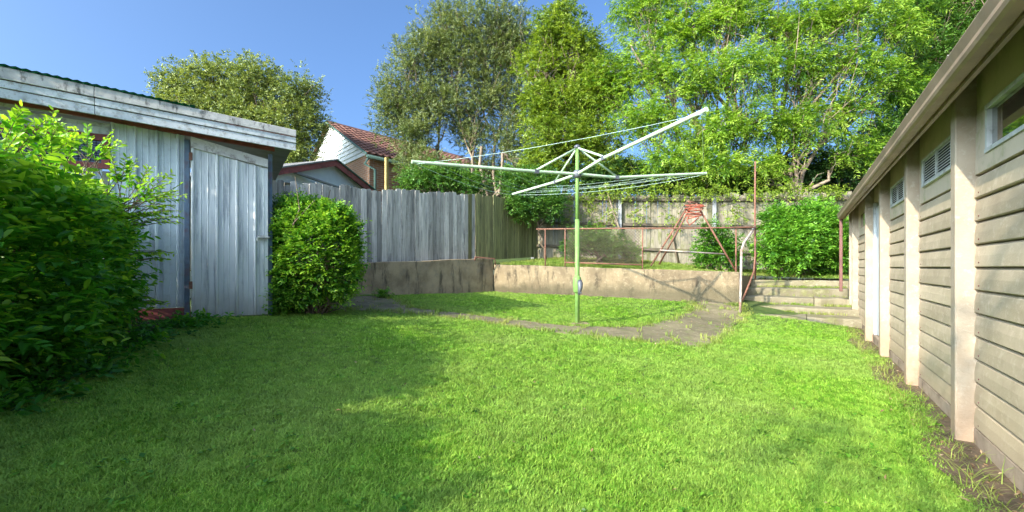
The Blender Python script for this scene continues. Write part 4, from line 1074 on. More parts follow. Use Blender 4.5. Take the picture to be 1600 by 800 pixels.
# ==================================================================== TREES
def tbase(px, Y): x = (px - CX) / F * Y; return np.array([x, Y, float(terr_z(np.array(x), np.array(Y))) - 0.05])
R_ = np.random.default_rng
tree('round_tree', 'rounded olive-green tree behind the blue shed roof', 'tree', tbase(405, 17), lobes_px([
    (275, 130, 17, 30, 28), (330, 128, 17, 42, 34), (395, 128, 17, 46, 34), (455, 148, 17, 42, 36), (485, 188, 17, 22, 30), (255, 158, 17, 18, 13),
    (310, 165, 17, 40, 30), (380, 180, 17, 55, 40), (440, 205, 17, 50, 44), (400, 235, 17, 50, 40), (465, 245, 17, 34, 34)]), L_olive, M_bark,
    r0=0.22, dens=60, per=12, rc=0.34, sl=0.26, n=7, ll=0.10, lw=0.05, rng=R_(3), tones=(0.35, 0.8), twigs=0.2)
tree('multi_stemmed_tree', 'tall dusty-green tree with many pale bare stems behind the fence', 'tree', tbase(752, 17.5), lobes_px([
    (690, 50, 17.5, 42, 44), (655, 95, 17.5, 42, 40), (625, 145, 17.5, 42, 36), (612, 185, 17.5, 30, 34), (640, 225, 17.2, 30, 34), (715, 90, 17.5, 40, 50), (760, 40, 17.5, 42, 44),
    (770, 100, 17.8, 50, 55), (805, 60, 17.8, 32, 50), (680, 150, 17.5, 44, 38), (745, 160, 17.5, 46, 34), (805, 165, 17.5, 34, 40), (655, 262, 16.5, 34, 26), (745, 212, 17.8, 34, 26), (800, 222, 17.5, 38, 36), (815, 275, 17.0, 34, 26), (660, 190, 17.5, 36, 32), (720, 200, 18.5, 22, 26), (760, 262, 18.2, 26, 20)]), L_tea, M_barkp,
    stems=9, r0=0.085, dens=52, per=13, rc=0.34, sl=0.26, n=9, ll=0.105, lw=0.03, rng=R_(4), fork=0.50, fan=0.20, upb=0.7, spread=0.6, tones=(0.3, 0.7), twigs=0.35, flat=1.2)
tree('yellow_green_tree', 'yellow-green leafy tree between the multi-stemmed tree and the bright feathery tree', 'tree', tbase(880, 16), lobes_px([
    (865, 50, 16, 36, 36), (905, 62, 15.8, 28, 24), (880, 20, 16, 22, 18), (915, 150, 15.4, 34, 30), (835, 170, 15.6, 24, 28), (955, 120, 15, 30, 26), (845, 110, 16, 36, 40), (900, 100, 16, 48, 42), (860, 165, 15.5, 42, 36), (925, 165, 15.5, 46, 42), (870, 215, 15, 52, 36), (930, 225, 15, 45, 34), (845, 255, 14.8, 34, 28), (950, 270, 14.8, 50, 26)]),
    L_yel, M_bark, r0=0.15, dens=58, per=15, rc=0.33, sl=0.24, n=8, ll=0.10, lw=0.045, rng=R_(5), tones=(0.3, 0.75), twigs=0.6)
def flowers(root, C, rng):
    sel = C[rng.choice(len(C), 26, replace=False)]; sel = sel[sel[:, 2] > 4.5]
    B, D = clump_shoots(sel, np.full(len(sel), 0.16), 9, rng)
    leaf_obj('blossom', [shoots(B, D, np.full(len(B), 0.12), 6, 0.04, 0.03, rng=rng)], L_purple, root)
big = []
rr = R_(21)
for (px, py, Y, rx, ry) in [(985, 70, 15, 22, 22), (1010, 15, 15, 50, 40), (1000, 110, 14.5, 52, 40), (1075, 50, 14.5, 55, 42), (1150, 20, 14, 60, 42), (1235, 40, 14, 60, 42), (1320, 15, 13.5, 60, 38),
     (1085, 130, 14, 50, 42), (1010, 190, 14, 50, 36), (1165, 110, 13.5, 52, 42), (1250, 120, 14, 52, 40), (1330, 90, 13.5, 52, 36), (1090, 210, 13.5, 52, 34), (1170, 195, 13.5, 50, 36), (1255, 200, 13.5, 52, 36),
     (1330, 170, 13.8, 45, 34), (1390, 130, 13.6, 42, 30), (1040, 250, 13.4, 46, 26), (1120, 262, 13.2, 50, 24), (1330, 235, 13.6, 44, 30), (960, 140, 15, 36, 36), (1190, 262, 13.4, 40, 20),
     (1400, 40, 13.6, 44, 30), (1060, -40, 15, 70, 40), (1200, -50, 14.5, 80, 40)]:
    big.append((px, py, Y, rx * 0.88, ry * 0.82))
tree('feathery_tree', 'huge bright green feathery-leaved tree spreading over the back fence', 'tree', tbase(1130, 15.5), lobes_px(big), L_bright, M_barkp,
     stems=3, r0=0.15, dens=25, per=17, rc=0.48, sl=0.42, n=14, ll=0.135, lw=0.034, rng=R_(6), fork=0.22, fan=0.2, spread=1.15, droop=0.28, tones=(0.15, 0.85), twigs=0.9, upb=0.1, flat=0.55, extra=flowers)
tree('dark_leafy_tree', 'deeper green dense tree behind the garage gutter at the upper right', 'tree', tbase(1480, 15), lobes_px([
    (1440, 25, 15, 50, 34), (1500, 40, 15, 50, 40), (1450, 85, 15, 45, 34), (1500, 110, 15, 40, 40), (1410, 180, 14.5, 36, 34), (1440, 140, 15, 44, 34), (1380, 215, 14.2, 34, 30), (1370, 262, 14, 34, 26), (1540, 10, 15, 50, 40), (1480, -30, 15, 80, 36)]),
    L_mid, M_bark, r0=0.2, dens=70, per=14, rc=0.36, sl=0.3, n=9, ll=0.10, lw=0.036, rng=R_(8), tones=(0.35, 0.9), twigs=0.4)
# undergrowth behind the fences: one dense shrub each
def shrub(name, label, base, lobes, m, dens=110, per=12, rc=0.22, sl=0.2, n=8, ll=0.07, lw=0.03, seed=1, tones=(0.3, 0.75), fine=False, group=None, twigs=0.3, r0=0.05, upb=0.3, cat='shrub', spread=0.9, shell=0.35, flat=0.85, stems=3):
    return tree(name, label, cat, base, lobes, m, M_bark, stems=stems, r0=r0, dens=dens, per=per, rc=rc, sl=sl, n=n, ll=ll, lw=lw, rng=R_(seed), tones=tones, fine=fine, group=group, twigs=twigs, fork=0.4, fan=0.1, upb=upb, spread=spread, shell=shell, flat=flat)
shrub('tall_shrub', 'dense mid green shrub behind the grey fence under the multi-stemmed tree', tbase(690, 14.6), lobes_px([(655, 282, 14.6, 28, 18), (690, 278, 14.6, 36, 22), (735, 288, 14.6, 26, 18)]), L_mid, seed=31, ll=0.09, lw=0.04, rc=0.28)
shrub('overhanging_shrub', 'glossy shrub hanging over the corner where the two fences meet', tbase(853, 12.9), lobes_px([(810, 300, 12.7, 28, 24), (840, 290, 12.9, 36, 26), (860, 320, 12.6, 26, 18), (820, 325, 12.5, 26, 16), (800, 280, 12.9, 20, 14)]), L_mid, seed=32, dens=150, ll=0.075, lw=0.035, rc=0.2, stems=1, r0=0.055)
for (px, Y, lb, ls, mm, sd) in [
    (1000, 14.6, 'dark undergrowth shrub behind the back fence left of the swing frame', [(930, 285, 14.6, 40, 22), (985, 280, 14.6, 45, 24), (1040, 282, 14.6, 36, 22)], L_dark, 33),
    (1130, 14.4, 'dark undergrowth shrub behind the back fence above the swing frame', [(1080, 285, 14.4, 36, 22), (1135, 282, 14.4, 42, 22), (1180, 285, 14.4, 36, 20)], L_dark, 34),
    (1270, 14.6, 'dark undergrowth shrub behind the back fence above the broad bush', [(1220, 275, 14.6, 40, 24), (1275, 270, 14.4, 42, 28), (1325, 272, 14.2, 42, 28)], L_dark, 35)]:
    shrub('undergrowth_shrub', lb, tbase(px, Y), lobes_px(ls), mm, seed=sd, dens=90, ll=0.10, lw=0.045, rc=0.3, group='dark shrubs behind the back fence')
shrub('broad_shrub', 'broad bright green bush against the back fence beside the garage', np.append(at(1255, 425, 11.2)[:2], 0.93), lobes_px([(1225, 350, 11.3, 30, 28), (1268, 343, 11.4, 36, 26), (1298, 360, 11.4, 22, 34), (1215, 390, 11.1, 28, 32), (1255, 385, 11.0, 42, 36), (1295, 395, 11.2, 28, 30)]),
      L_rightb, seed=36, dens=170, per=13, ll=0.095, lw=0.04, rc=0.2, sl=0.22, n=8, tones=(0.3, 0.85))
shrub('small_shrub', 'small dark green shrub behind the right leg of the swing frame', np.append(at(1120, 420, 11.6)[:2], 1.02), lobes_px([(1115, 375, 11.6, 22, 24), (1135, 392, 11.5, 24, 22), (1105, 400, 11.6, 20, 16)]), L_rightb, seed=37, dens=150, ll=0.075, lw=0.033, rc=0.17, tones=(0.2, 0.65))
shrub('mesh_shrub', 'small shrub growing behind the chain mesh panel', np.append(at(935, 412, 11.9)[:2], 1.15), lobes_px([(920, 375, 11.9, 30, 20), (955, 385, 11.8, 28, 20), (900, 390, 11.9, 18, 16), (985, 395, 11.9, 16, 12)]), L_mid, seed=38, dens=130, ll=0.065, lw=0.03, rc=0.16)
# climbing vine on the back fence
def vine(label, seed, trunkpts, patches):
    r = R_(seed); root = empty('climbing_vine', trunkpts[0], label, 'vine', 'vines climbing the back fence')
    g = Geo(); g.tube(trunkpts, list(np.linspace(0.035, 0.012, len(trunkpts))), 6)
    build('stem', g, M_barkp, root, smooth=True)
    Cs = []
    for (px, py, rx, ry, n) in patches:
        for _ in range(n):
            a = r.uniform(0, 6.28); q = r.uniform(0, 1) ** 0.5; x = px + rx * q * math.cos(a); y = py + ry * q * math.sin(a)
            P0 = np.array(rpts[0]) + np.array([-0.05, -0.22]); d = unit((np.array(rpts[2]) - np.array(rpts[0]))[None])[0]
            Cs.append(on_plane(x, y, P0, d) + [0, -abs(r.normal()) * 0.08, 0])
    Cs = np.array(Cs); B, D = clump_shoots(Cs, np.full(len(Cs), 0.13), 7, r, 0.9, -0.1); 
    leaf_obj('foliage', [shoots(B, D, 0.14 * r.uniform(0.6, 1.3, size=len(B)), 6, 0.065, 0.036, 0.4, 0.9, r, 0.3, 0.9)], L_yel, root)
vine('leafy vine climbing the back fence behind the hoist mast', 41, [at(985, 410, 13.0), at(972, 370, 12.95), at(960, 335, 12.9), at(952, 310, 12.9), at(945, 290, 12.9)], [(930, 305, 40, 14, 26), (905, 340, 26, 26, 14), (950, 350, 22, 30, 16), (980, 300, 45, 8, 22), (1000, 330, 14, 20, 7)])
vine('yellowed vine trailing along the top of the back fence at right', 42, [at(1060, 410, 12.8), at(1050, 370, 12.75), at(1062, 330, 12.7), at(1085, 300, 12.7)], [(1060, 300, 60, 7, 22), (1140, 300, 60, 7, 24), (1230, 298, 60, 6, 22), (1140, 330, 20, 16, 8), (1300, 298, 40, 6, 14), (1048, 340, 10, 28, 7)])
# thin young trunk at the fence corner
# ------------------------------------------------------------------ hedge at the left
def hedge():
    r = R_(51); root = empty('leafy_hedge', (-3.6, 3.2, 0.35), 'big glossy green hedge filling the left side in front of the shed', 'hedge')
    segs = [(np.array([-3.3, -0.7]), 0.7, 2.0), (np.array([-3.5, 0.1]), 0.70, 2.0), (np.array([-4.0, 1.15]), 0.72, 1.98), (np.array([-4.3, 0.5]), 0.7, 2.0), (np.array([-3.52, 2.0]), 0.74, 1.92), (np.array([-3.55, 2.7]), 0.74, 1.88), (np.array([-3.88, 3.35]), 0.70, 1.86), (np.array([-4.18, 3.95]), 0.58, 1.90), (np.array([-4.36, 4.42]), 0.46, 1.84)]  # nearest clumps lie out of view, added to shape the lawn's shadow
    base_all, dir_all, young = [], [], []
    N = 12500
    per = N // len(segs)
    for c, rad, top in segs:
        zb = 0.30; zc = (top + zb) / 2; hz = (top - zb) / 2
        d = ball_dirs(per, r); q = r.uniform(0.55, 1.0, size=(per, 1)) ** 0.5
        e = np.abs(d) ** 0.75 * np.sign(d)                    # fuller shoulders than a ball
        lump = 1 + 0.10 * np.sin(d[:, :1] * 7 + c[0] * 5) * np.cos(d[:, 2:3] * 6 + c[1] * 3)
        P = np.stack([c[0] + e[:, 0] * q[:, 0] * rad * lump[:, 0], c[1] + e[:, 1] * q[:, 0] * rad * lump[:, 0], zc + e[:, 2] * q[:, 0] * hz * lump[:, 0]], axis=1)
        dd = unit(d * [1, 1, 0.7] + np.array([0.0, 0, 0.45]) + r.normal(scale=0.35, size=d.shape))
        base_all.append(P); dir_all.append(dd)
    B = np.concatenate(base_all); D = np.concatenate(dir_all)
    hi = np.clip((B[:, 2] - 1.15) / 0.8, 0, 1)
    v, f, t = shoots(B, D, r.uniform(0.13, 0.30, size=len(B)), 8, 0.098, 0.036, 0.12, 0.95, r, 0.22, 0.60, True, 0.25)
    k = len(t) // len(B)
    t = np.clip(t + np.repeat(hi * 0.42, k), 0, 1)  # young growth and sunlight on the top both put into the leaf tone
    parts = [(v, f, t)]
    # long young sprigs that break the outline
    sB, sD, sL_ = [], [], []
    for (px, py, Y, dx, dz, L) in [(200, 300, 4.4, 0.35, 1, 0.42), (212, 310, 4.35, 0.7, 0.9, 0.45), (225, 315, 4.35, 1.2, 0.8, 0.42), (225, 325, 4.4, 1.6, 0.35, 0.46), (240, 335, 4.4, 1.8, 0.3, 0.36), (215, 345, 4.4, 1.3, 0.5, 0.3),
                                   (150, 250, 4.0, 0.3, 1, 0.3), (110, 245, 3.6, 0.1, 1, 0.30), (60, 230, 3.2, 0.3, 1, 0.32), (10, 215, 2.9, 0.5, 1, 0.28), (175, 285, 4.1, 0.4, 1, 0.35), (130, 240, 3.8, -0.3, 1, 0.3), (85, 235, 3.4, 0.5, 1, 0.25), (30, 222, 3.0, -0.2, 1, 0.22),
                                   (215, 470, 4.5, 1.4, -0.1, 0.3), (225, 400, 4.5, 1.5, 0.2, 0.25)]:
        p = at(px, py, Y)
        for q in range(5):
            sB.append(p + r.normal(scale=0.035, size=3)); sD.append(np.array([dx + r.normal() * 0.22, r.normal() * 0.3, dz + r.normal() * 0.2])); sL_.append(L * r.uniform(0.6, 1.0))
    sB, sD = np.array(sB), np.array(sD)
    parts.append(shoots(sB, sD, np.array(sL_), 15, 0.062, 0.026, 0.10, 0.85, r, 0.6, 1.0, True, 0.2))
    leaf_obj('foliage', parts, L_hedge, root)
    g = Geo()
    for b, d, L in zip(sB, unit(sD), sL_):
        e = b + d * L; e = e - [0, 0, 0.1 * L]; g.tube([b - d * 0.2, b + (e - b) * 0.5 + [0, 0, 0.02], e], [0.004, 0.003, 0.0015], 4, False)
    for _ in range(150):
        c, rad, top = segs[r.integers(0, len(segs))]
        a = np.array([c[0] + r.normal() * 0.15, c[1] + r.normal() * 0.15, 0.3]); e = np.array([c[0] + r.normal() * rad * 0.25, c[1] + r.normal() * rad * 0.25, r.uniform(0.8, top - 0.3)])
        limb(g, a, e, 0.014, 0.004, r, 0.08, 4, 5)
    build('stems', g, M_bark, root, smooth=True)
    # low weedy growth at the foot
    fB = []
    for k in range(520):
        t = r.uniform(0, 1) * (len(HB) - 1); i = int(min(t, len(HB) - 2)); p = np.array(HB[i]) * (1 - (t - i)) + np.array(HB[i + 1]) * (t - i)
        p = p + r.normal(size=2) * [0.14, 0.1] - [0.06, 0]
        fB.append([p[0], p[1], float(lawn_z(*p)) + 0.01])
    fB = np.array(fB); fD = unit(r.normal(size=fB.shape) * [0.7, 0.7, 0.1] + [0.1, -0.1, 0.8])
    low = empty('ground_weeds', (-3.0, 3.2, 0.35), 'low leafy weeds along the foot of the hedge', 'weeds')
    o = leaf_obj('weed_leaves', [shoots(fB, fD, r.uniform(0.08, 0.26, size=len(fB)), 7, 0.07, 0.028, 0.3, 0.95, r, 0.15, 0.5, True)], L_hedge, low)
    o['kind'] = 'stuff'
hedge()
# ------------------------------------------------------------------ round shrub by the shed door
def round_bush():
    r = R_(61); Y = 6.4
    root = empty('round_shrub', np.append(at(488, 488, Y)[:2], 0.45), 'rounded yellow-green clipped shrub between the shed door and the fence', 'shrub')
    c = at(494, 396, Y); rx = 70 / F * Y; rz = 88 / F * Y
    N = 4200; d = ball_dirs(N, r); e = np.abs(d) ** 1.0 * np.sign(d); q = r.uniform(0.5, 1, size=(N, 1)) ** 0.4
    lump = 1 + 0.12 * np.sin(d[:, :1] * 5 + 1) * np.cos(d[:, 2:3] * 4) + 0.07 * np.sin(d[:, 1:2] * 11 + d[:, 2:3] * 6)
    keep = r.random(N) > 0.55 * (np.sin(d[:, 0] * 8 + 2) * np.cos(d[:, 2] * 9 + d[:, 1] * 5) > 0.25)
    B = c + e * q * lump * [rx * 0.92, rx * 0.8, rz * 0.90]
    B = B[keep]; d = d[keep]; N = len(B)
    low_ = at(452, 462, Y + 0.1) + ball_dirs(380, r) * r.uniform(0.4, 1, size=(380, 1)) * [0.24, 0.2, 0.22]; top_ = at(478, 332, Y) + ball_dirs(300, r) * r.uniform(0.4, 1, size=(300, 1)) * [0.34, 0.25, 0.13]
    B = np.concatenate([B, low_, top_]); d = np.concatenate([d, ball_dirs(680, r)]); N = len(B)
    D = unit(d + [0, 0, 0.4] + r.normal(scale=0.3, size=d.shape))
    v, f, t = shoots(B, D, r.uniform(0.08, 0.19, size=N) * np.where(r.random(N) < 0.06, 1.9, 1), 8, 0.060, 0.029, 0.05, 0.85, r, 0.35, 0.95, True)
    leaf_obj('foliage', [(v, f, t)], L_bush, root)
    g = Geo()
    for _ in range(70):
        a = np.array([c[0] + r.normal() * 0.06, c[1] + r.normal() * 0.06, 0.42]); e_ = c + r.normal(size=3) * [0.25, 0.22, 0.35]; limb(g, a, e_, 0.016, 0.004, r, 0.1, 4, 5)
    build('stems', g, M_bark, root, smooth=True)
    shrub('back_shrub', 'dark shrub squeezed between the shed corner and the fence', np.append(at(445, 470, 7.8)[:2], 0.5), lobes_px([(442, 345, 7.7, 22, 34), (470, 335, 7.9, 26, 24), (440, 410, 7.5, 18, 40)]), L_mid, seed=62, dens=260, per=9, rc=0.13, sl=0.16, ll=0.06, lw=0.028)
    for k, (px, py, s, lb) in enumerate([(437, 488, 1.0, 'leafy ferny weed at the foot of the shed door post'), (705, 465, 0.0, None), (598, 466, 0.42, 'small green weed at the base of the dark retaining wall')]):
        if not lb: continue
        p = gp(px, py + 6 if k == 0 else py); n = int(70 * s) + 14
        B = p + r.normal(size=(n, 3)) * [0.10 * s + 0.03, 0.06, 0] + np.stack([np.zeros(n), np.zeros(n), r.uniform(0, 0.38 * s, n)], axis=1)
        D = unit(r.normal(size=(n, 3)) * [0.8, 0.8, 0.3] + [0, 0, 0.6])
        wr = empty('weed', p, lb, 'weed', 'small weeds growing at the foot of the walls'); o = leaf_obj('foliage', [shoots(B, D, r.uniform(0.10, 0.2, size=n), 9, 0.045, 0.024, 0.3, 0.9, r, 0.3, 0.8, True)], L_rightb, wr); o['kind'] = 'stuff'
round_bush()
# ------------------------------------------------------------------ the tree behind the photographer whose shade reaches the garage wall
tree('shade_tree', 'small open-crowned tree behind the photographer, outside the frame', 'tree', np.array([-4.2, -3.1, 0.2]),
     [(np.array([-4.15, -2.65, 4.3]), np.array([0.55, 0.5, 0.35])), (np.array([-3.6, -2.8, 5.0]), np.array([0.5, 0.5, 0.45])), (np.array([-3.2, -3.0, 5.7]), np.array([0.5, 0.5, 0.4]))],
     L_mid, M_bark, r0=0.10, dens=15, per=6, rc=0.22, sl=0.25, n=8, ll=0.10, lw=0.045, rng=R_(71), twigs=0.8)

tree('side_tree', 'dense leafy tree left of the hedge, outside the frame, shading the shed front', 'tree', np.array([-6.9, 3.2, 0.5]),
     [(np.array([-6.75, 3.45, 3.4]), np.array([0.7, 0.42, 0.8])), (np.array([-6.0, 3.7, 2.95]), np.array([0.5, 0.33, 0.6])), (np.array([-7.5, 3.1, 3.6]), np.array([0.6, 0.5, 0.7]))],
     L_mid, M_bark, r0=0.12, dens=40, per=10, rc=0.26, sl=0.25, n=8, ll=0.10, lw=0.045, rng=R_(72), twigs=0.5)

# ==================================================================== GRASS (uncountable)
def grass_mat(name, base, tip, dry, noise_sc=0.9):
    m = bpy.data.materials.new(name); m.use_nodes = True
    N = m.node_tree.nodes; L = m.node_tree.links; bs = N['Principled BSDF']; out = N['Material Output']
    oi = N.new('ShaderNodeObjectInfo'); geo = N.new('ShaderNodeNewGeometry')
    ns = N.new('ShaderNodeTexNoise'); ns.inputs['Scale'].default_value = noise_sc; ns.inputs['Detail'].default_value = 4
    L.new(geo.outputs['Position'], ns.inputs['Vector'])
    mr = N.new('ShaderNodeMapRange'); mr.inputs[1].default_value = 0.35; mr.inputs[2].default_value = 0.68; L.new(ns.outputs['Fac'], mr.inputs[0])
    m1 = N.new('ShaderNodeMix'); m1.data_type = 'RGBA'; m1.inputs[6].default_value = (*base, 1); m1.inputs[7].default_value = (*tip, 1)
    pw_ = N.new('ShaderNodeMath'); pw_.operation = 'POWER'; pw_.inputs[1].default_value = 1.6; L.new(oi.outputs['Random'], pw_.inputs[0]); L.new(pw_.outputs[0], m1.inputs[0])
    m2 = N.new('ShaderNodeMix'); m2.data_type = 'RGBA'; m2.inputs[7].default_value = (*dry, 1)
    mu = N.new('ShaderNodeMath'); mu.operation = 'MULTIPLY'; mu.inputs[1].default_value = 0.65
    L.new(mr.outputs[0], mu.inputs[0]); L.new(mu.outputs[0], m2.inputs[0]); L.new(m1.outputs[2], m2.inputs[6])
    n3 = N.new('ShaderNodeTexNoise'); n3.inputs['Scale'].default_value = 5.5; n3.inputs['Detail'].default_value = 5; n3.inputs['Roughness'].default_value = 0.7
    L.new(geo.outputs['Position'], n3.inputs['Vector'])
    r3 = N.new('ShaderNodeMapRange'); r3.inputs[1].default_value = 0.40; r3.inputs[2].default_value = 0.62; r3.inputs[3].default_value = 0.86; r3.inputs[4].default_value = 1.10
    L.new(n3.outputs['Fac'], r3.inputs[0])
    h3 = N.new('ShaderNodeHueSaturation'); L.new(r3.outputs[0], h3.inputs['Value']); L.new(m2.outputs[2], h3.inputs['Color'])
    L.new(h3.outputs[0], bs.inputs['Base Color']); bs.inputs['Roughness'].default_value = 0.45; bs.inputs['Specular IOR Level'].default_value = 0.22
    tr = N.new('ShaderNodeBsdfTranslucent'); L.new(h3.outputs[0], tr.inputs[0])
    mx = N.new('ShaderNodeMixShader'); mx.inputs[0].default_value = 0.35; L.new(bs.outputs[0], mx.inputs[1]); L.new(tr.outputs[0], mx.inputs[2]); L.new(mx.outputs[0], out.inputs[0])
    return m
M_grass = grass_mat('lawn_blade', (0.13, 0.34, 0.018), (0.50, 0.70, 0.10), (0.38, 0.50, 0.12))
M_grass2 = grass_mat('terrace_blade', (0.15, 0.28, 0.035), (0.34, 0.46, 0.07), (0.48, 0.46, 0.14), 1.5)
def tuft(seed, nb, h, w, rad, lean):
    r = R_(seed); V, Fc = [], []
    for k in range(nb):
        a = r.uniform(0, 2 * math.pi); q = rad * r.uniform(0, 1) ** 0.5; b = np.array([q * math.cos(a), q * math.sin(a), 0])
        ld = r.uniform(0, 2 * math.pi); d = np.array([math.cos(ld), math.sin(ld), 0]); wd = np.array([-d[1], d[0], 0]) * w * 0.5
        H = h * r.uniform(0.55, 1.15); ln = H * lean * r.uniform(0.3, 1.3)
        i = len(V)
        V += [b - wd, b + wd, b + d * ln * 0.4 + [0, 0, H * 0.6] - wd * 0.75, b + d * ln * 0.4 + [0, 0, H * 0.6] + wd * 0.75, b + d * ln + [0, 0, H * 0.92]]
        Fc += [(i, i + 1, i + 3, i + 2), (i + 2, i + 3, i + 4)]
    return V, Fc
def grass_object(name, label, P, S, m, variants, base):
    """a cloud of points plus the tuft shapes in one mesh; geometry nodes stand a tuft on each point"""
    me = bpy.data.meshes.new(name); V = []; Fc = []; kind = []
    for vi, (tv, tf) in enumerate(variants):
        b = len(V); V += [tuple(p) for p in tv]; Fc += [tuple(b + i for i in f) for f in tf]; kind += [vi + 1] * len(tv)
    nb = len(V); n = len(P)
    V += [tuple(p) for p in (P - base)]; kind += [0] * n
    me.from_pydata(V, [], Fc)
    a = me.attributes.new('kind_id', 'INT', 'POINT'); a.data.foreach_set('value', np.array(kind, np.int32))
    sc = np.ones(len(V), np.float32); sc[nb:] = S; a = me.attributes.new('size', 'FLOAT', 'POINT'); a.data.foreach_set('value', sc)
    me.materials.append(m)
    o = bpy.data.objects.new(name, me); COL.objects.link(o); o.location = tuple(base)
    tag(o, label, 'grass', kind='stuff')
    nt = bpy.data.node_groups.new(name + '_nodes', 'GeometryNodeTree'); nt.is_modifier = True
    nt.interface.new_socket('Geometry', in_out='INPUT', socket_type='NodeSocketGeometry'); nt.interface.new_socket('Geometry', in_out='OUTPUT', socket_type='NodeSocketGeometry')
    N = nt.nodes; L = nt.links
    gi = N.new('NodeGroupInput'); go = N.new('NodeGroupOutput')
    kid = N.new('GeometryNodeInputNamedAttribute'); kid.data_type = 'INT'; kid.inputs[0].default_value = 'kind_id'
    siz = N.new('GeometryNodeInputNamedAttribute'); siz.data_type = 'FLOAT'; siz.inputs[0].default_value = 'size'
    def sel(k):
        c = N.new('FunctionNodeCompare'); c.data_type = 'INT'; c.operation = 'EQUAL'
        L.new(kid.outputs[0], c.inputs[2]); c.inputs[3].default_value = k
        s = N.new('GeometryNodeSeparateGeometry'); s.domain = 'POINT'
        L.new(gi.outputs[0], s.inputs[0]); L.new(c.outputs[0], s.inputs[1]); return s.outputs[0]
    pts = sel(0); join = N.new('GeometryNodeJoinGeometry')
    nv = len(variants)
    for vi in range(nv):
        md = N.new('FunctionNodeIntegerMath'); md.operation = 'MODULO'; ix = N.new('GeometryNodeInputIndex')
        L.new(ix.outputs[0], md.inputs[0]); md.inputs[1].default_value = nv
        cm = N.new('FunctionNodeCompare'); cm.data_type = 'INT'; cm.operation = 'EQUAL'; L.new(md.outputs[0], cm.inputs[2]); cm.inputs[3].default_value = vi
        ip = N.new('GeometryNodeInstanceOnPoints')
        L.new(pts, ip.inputs['Points']); L.new(cm.outputs[0], ip.inputs['Selection']); L.new(sel(vi + 1), ip.inputs['Instance'])
        rv = N.new('FunctionNodeRandomValue'); rv.data_type = 'FLOAT_VECTOR'; rv.inputs[0].default_value = (-0.15, -0.15, 0); rv.inputs[1].default_value = (0.15, 0.15, 6.283); rv.inputs['Seed'].default_value = vi
        L.new(rv.outputs[0], ip.inputs['Rotation']); L.new(siz.outputs[0], ip.inputs['Scale']); L.new(ip.outputs[0], join.inputs[0])
    L.new(join.outputs[0], go.inputs[0])
    md = o.modifiers.new('grass', 'NODES'); md.node_group = nt
    return o
def wall_dist(x, y):    # distance to the garage wall, positive on the lawn side
    return (wall_x(y) - x) * 0.848
def grass_points(n, seed):
    r = R_(seed)
    # denser where the yard is close to where one stands
    Y = 1.2 * (12.2 / 1.2) ** (r.uniform(0, 1, n) ** 0.80)
    x = r.uniform(-1.32, 1.25, n) * (Y + 0.7)
    ok = (x > -6) & (wall_dist(x, Y) > 0.22 + 0.10 * np.sin(Y * 3.1) + r.normal(size=n) * 0.04)
    # outside path, bed, walls, steps
    ok &= ~in_poly(x + r.normal(size=n) * 0.03, Y + r.normal(size=n) * 0.05, path_poly)
    bed = np.array(HB + [(-6, 5.4), (-6, 0)]); 
    ok &= ~in_poly(x + 0.02 + np.abs(r.normal(size=n)) * 0.16, Y, bed)
    nn = np.array([0.95, -1.0]); ok &= ((x - CORNER[0]) * nn[0] + (Y - CORNER[1]) * nn[1]) / 1.38 > 0.03      # this side of the left wall
    ok &= ((x - CORNER[0]) * 2.2 + (Y - CORNER[1]) * 5.15) / 5.6 < -0.03                                           # this side of the back wall
    q = x * SN[0] + (Y - S0[1]) * SN[1]; ok &= (q > 0.09) | (x * SD[0] + (Y - S0[1]) * SD[1] > sR + 0.03)                # in front of the shed
    along = (x - wall_x(8.05)) * GD[0] + (Y - 8.05) * GD[1]; ok &= ~((along > 0.0) & (x > 4.3 + (Y - 8.7) * 0.5))
    x, Y = x[ok], Y[ok]
    z = lawn_z(x, Y) + 0.006 * np.sin(x * 3.1) * np.sin(Y * 2.7) - 0.004
    return np.stack([x, Y, z], axis=1)
P = grass_points(300000, 81)
S = (0.72 + 0.06 * P[:, 1]) * np.random.default_rng(5).uniform(0.7, 1.25, len(P))
edge = np.clip(1 - wall_dist(P[:, 0], P[:, 1]) / 0.42, 0, 1); S *= 1 + 0.7 * edge * np.random.default_rng(6).uniform(0, 1, len(P))
grass_object('lawn_grass', 'short dense green grass blades covering the lawn', P, S, M_grass, [tuft(s, 9, 0.027, 0.0042, 0.026, 1.2) for s in (1, 2, 3, 4, 5)], np.array([0, 4, 0.0]))
# terrace grass
r = R_(91); n = 26000; x = r.uniform(-2.5, 10, n); y = r.uniform(9.4, 14.0, n)
okR = ((x - CORNER[0]) * 2.2 + (y - CORNER[1]) * 5.15) / 5.6 > 0.16
okL = ((x - CORNER[0]) * 0.95 - (y - CORNER[1])) / 1.38 > -0.1
st_ = ((x - wall_x(8.05)) * GD[0] + (y - 8.05) * GD[1]); onst = (st_ < 2.85) & (x > 4.7 + (y - 9.5) * 0.62)
gar = wall_dist(x, y) < 0.02
ok = okR & okL & ~onst & ~(gar & (y < 9.5)) & (x < 9.8)
P2 = np.stack([x, y, terr_z(x, y) - 0.005], axis=1)[ok]
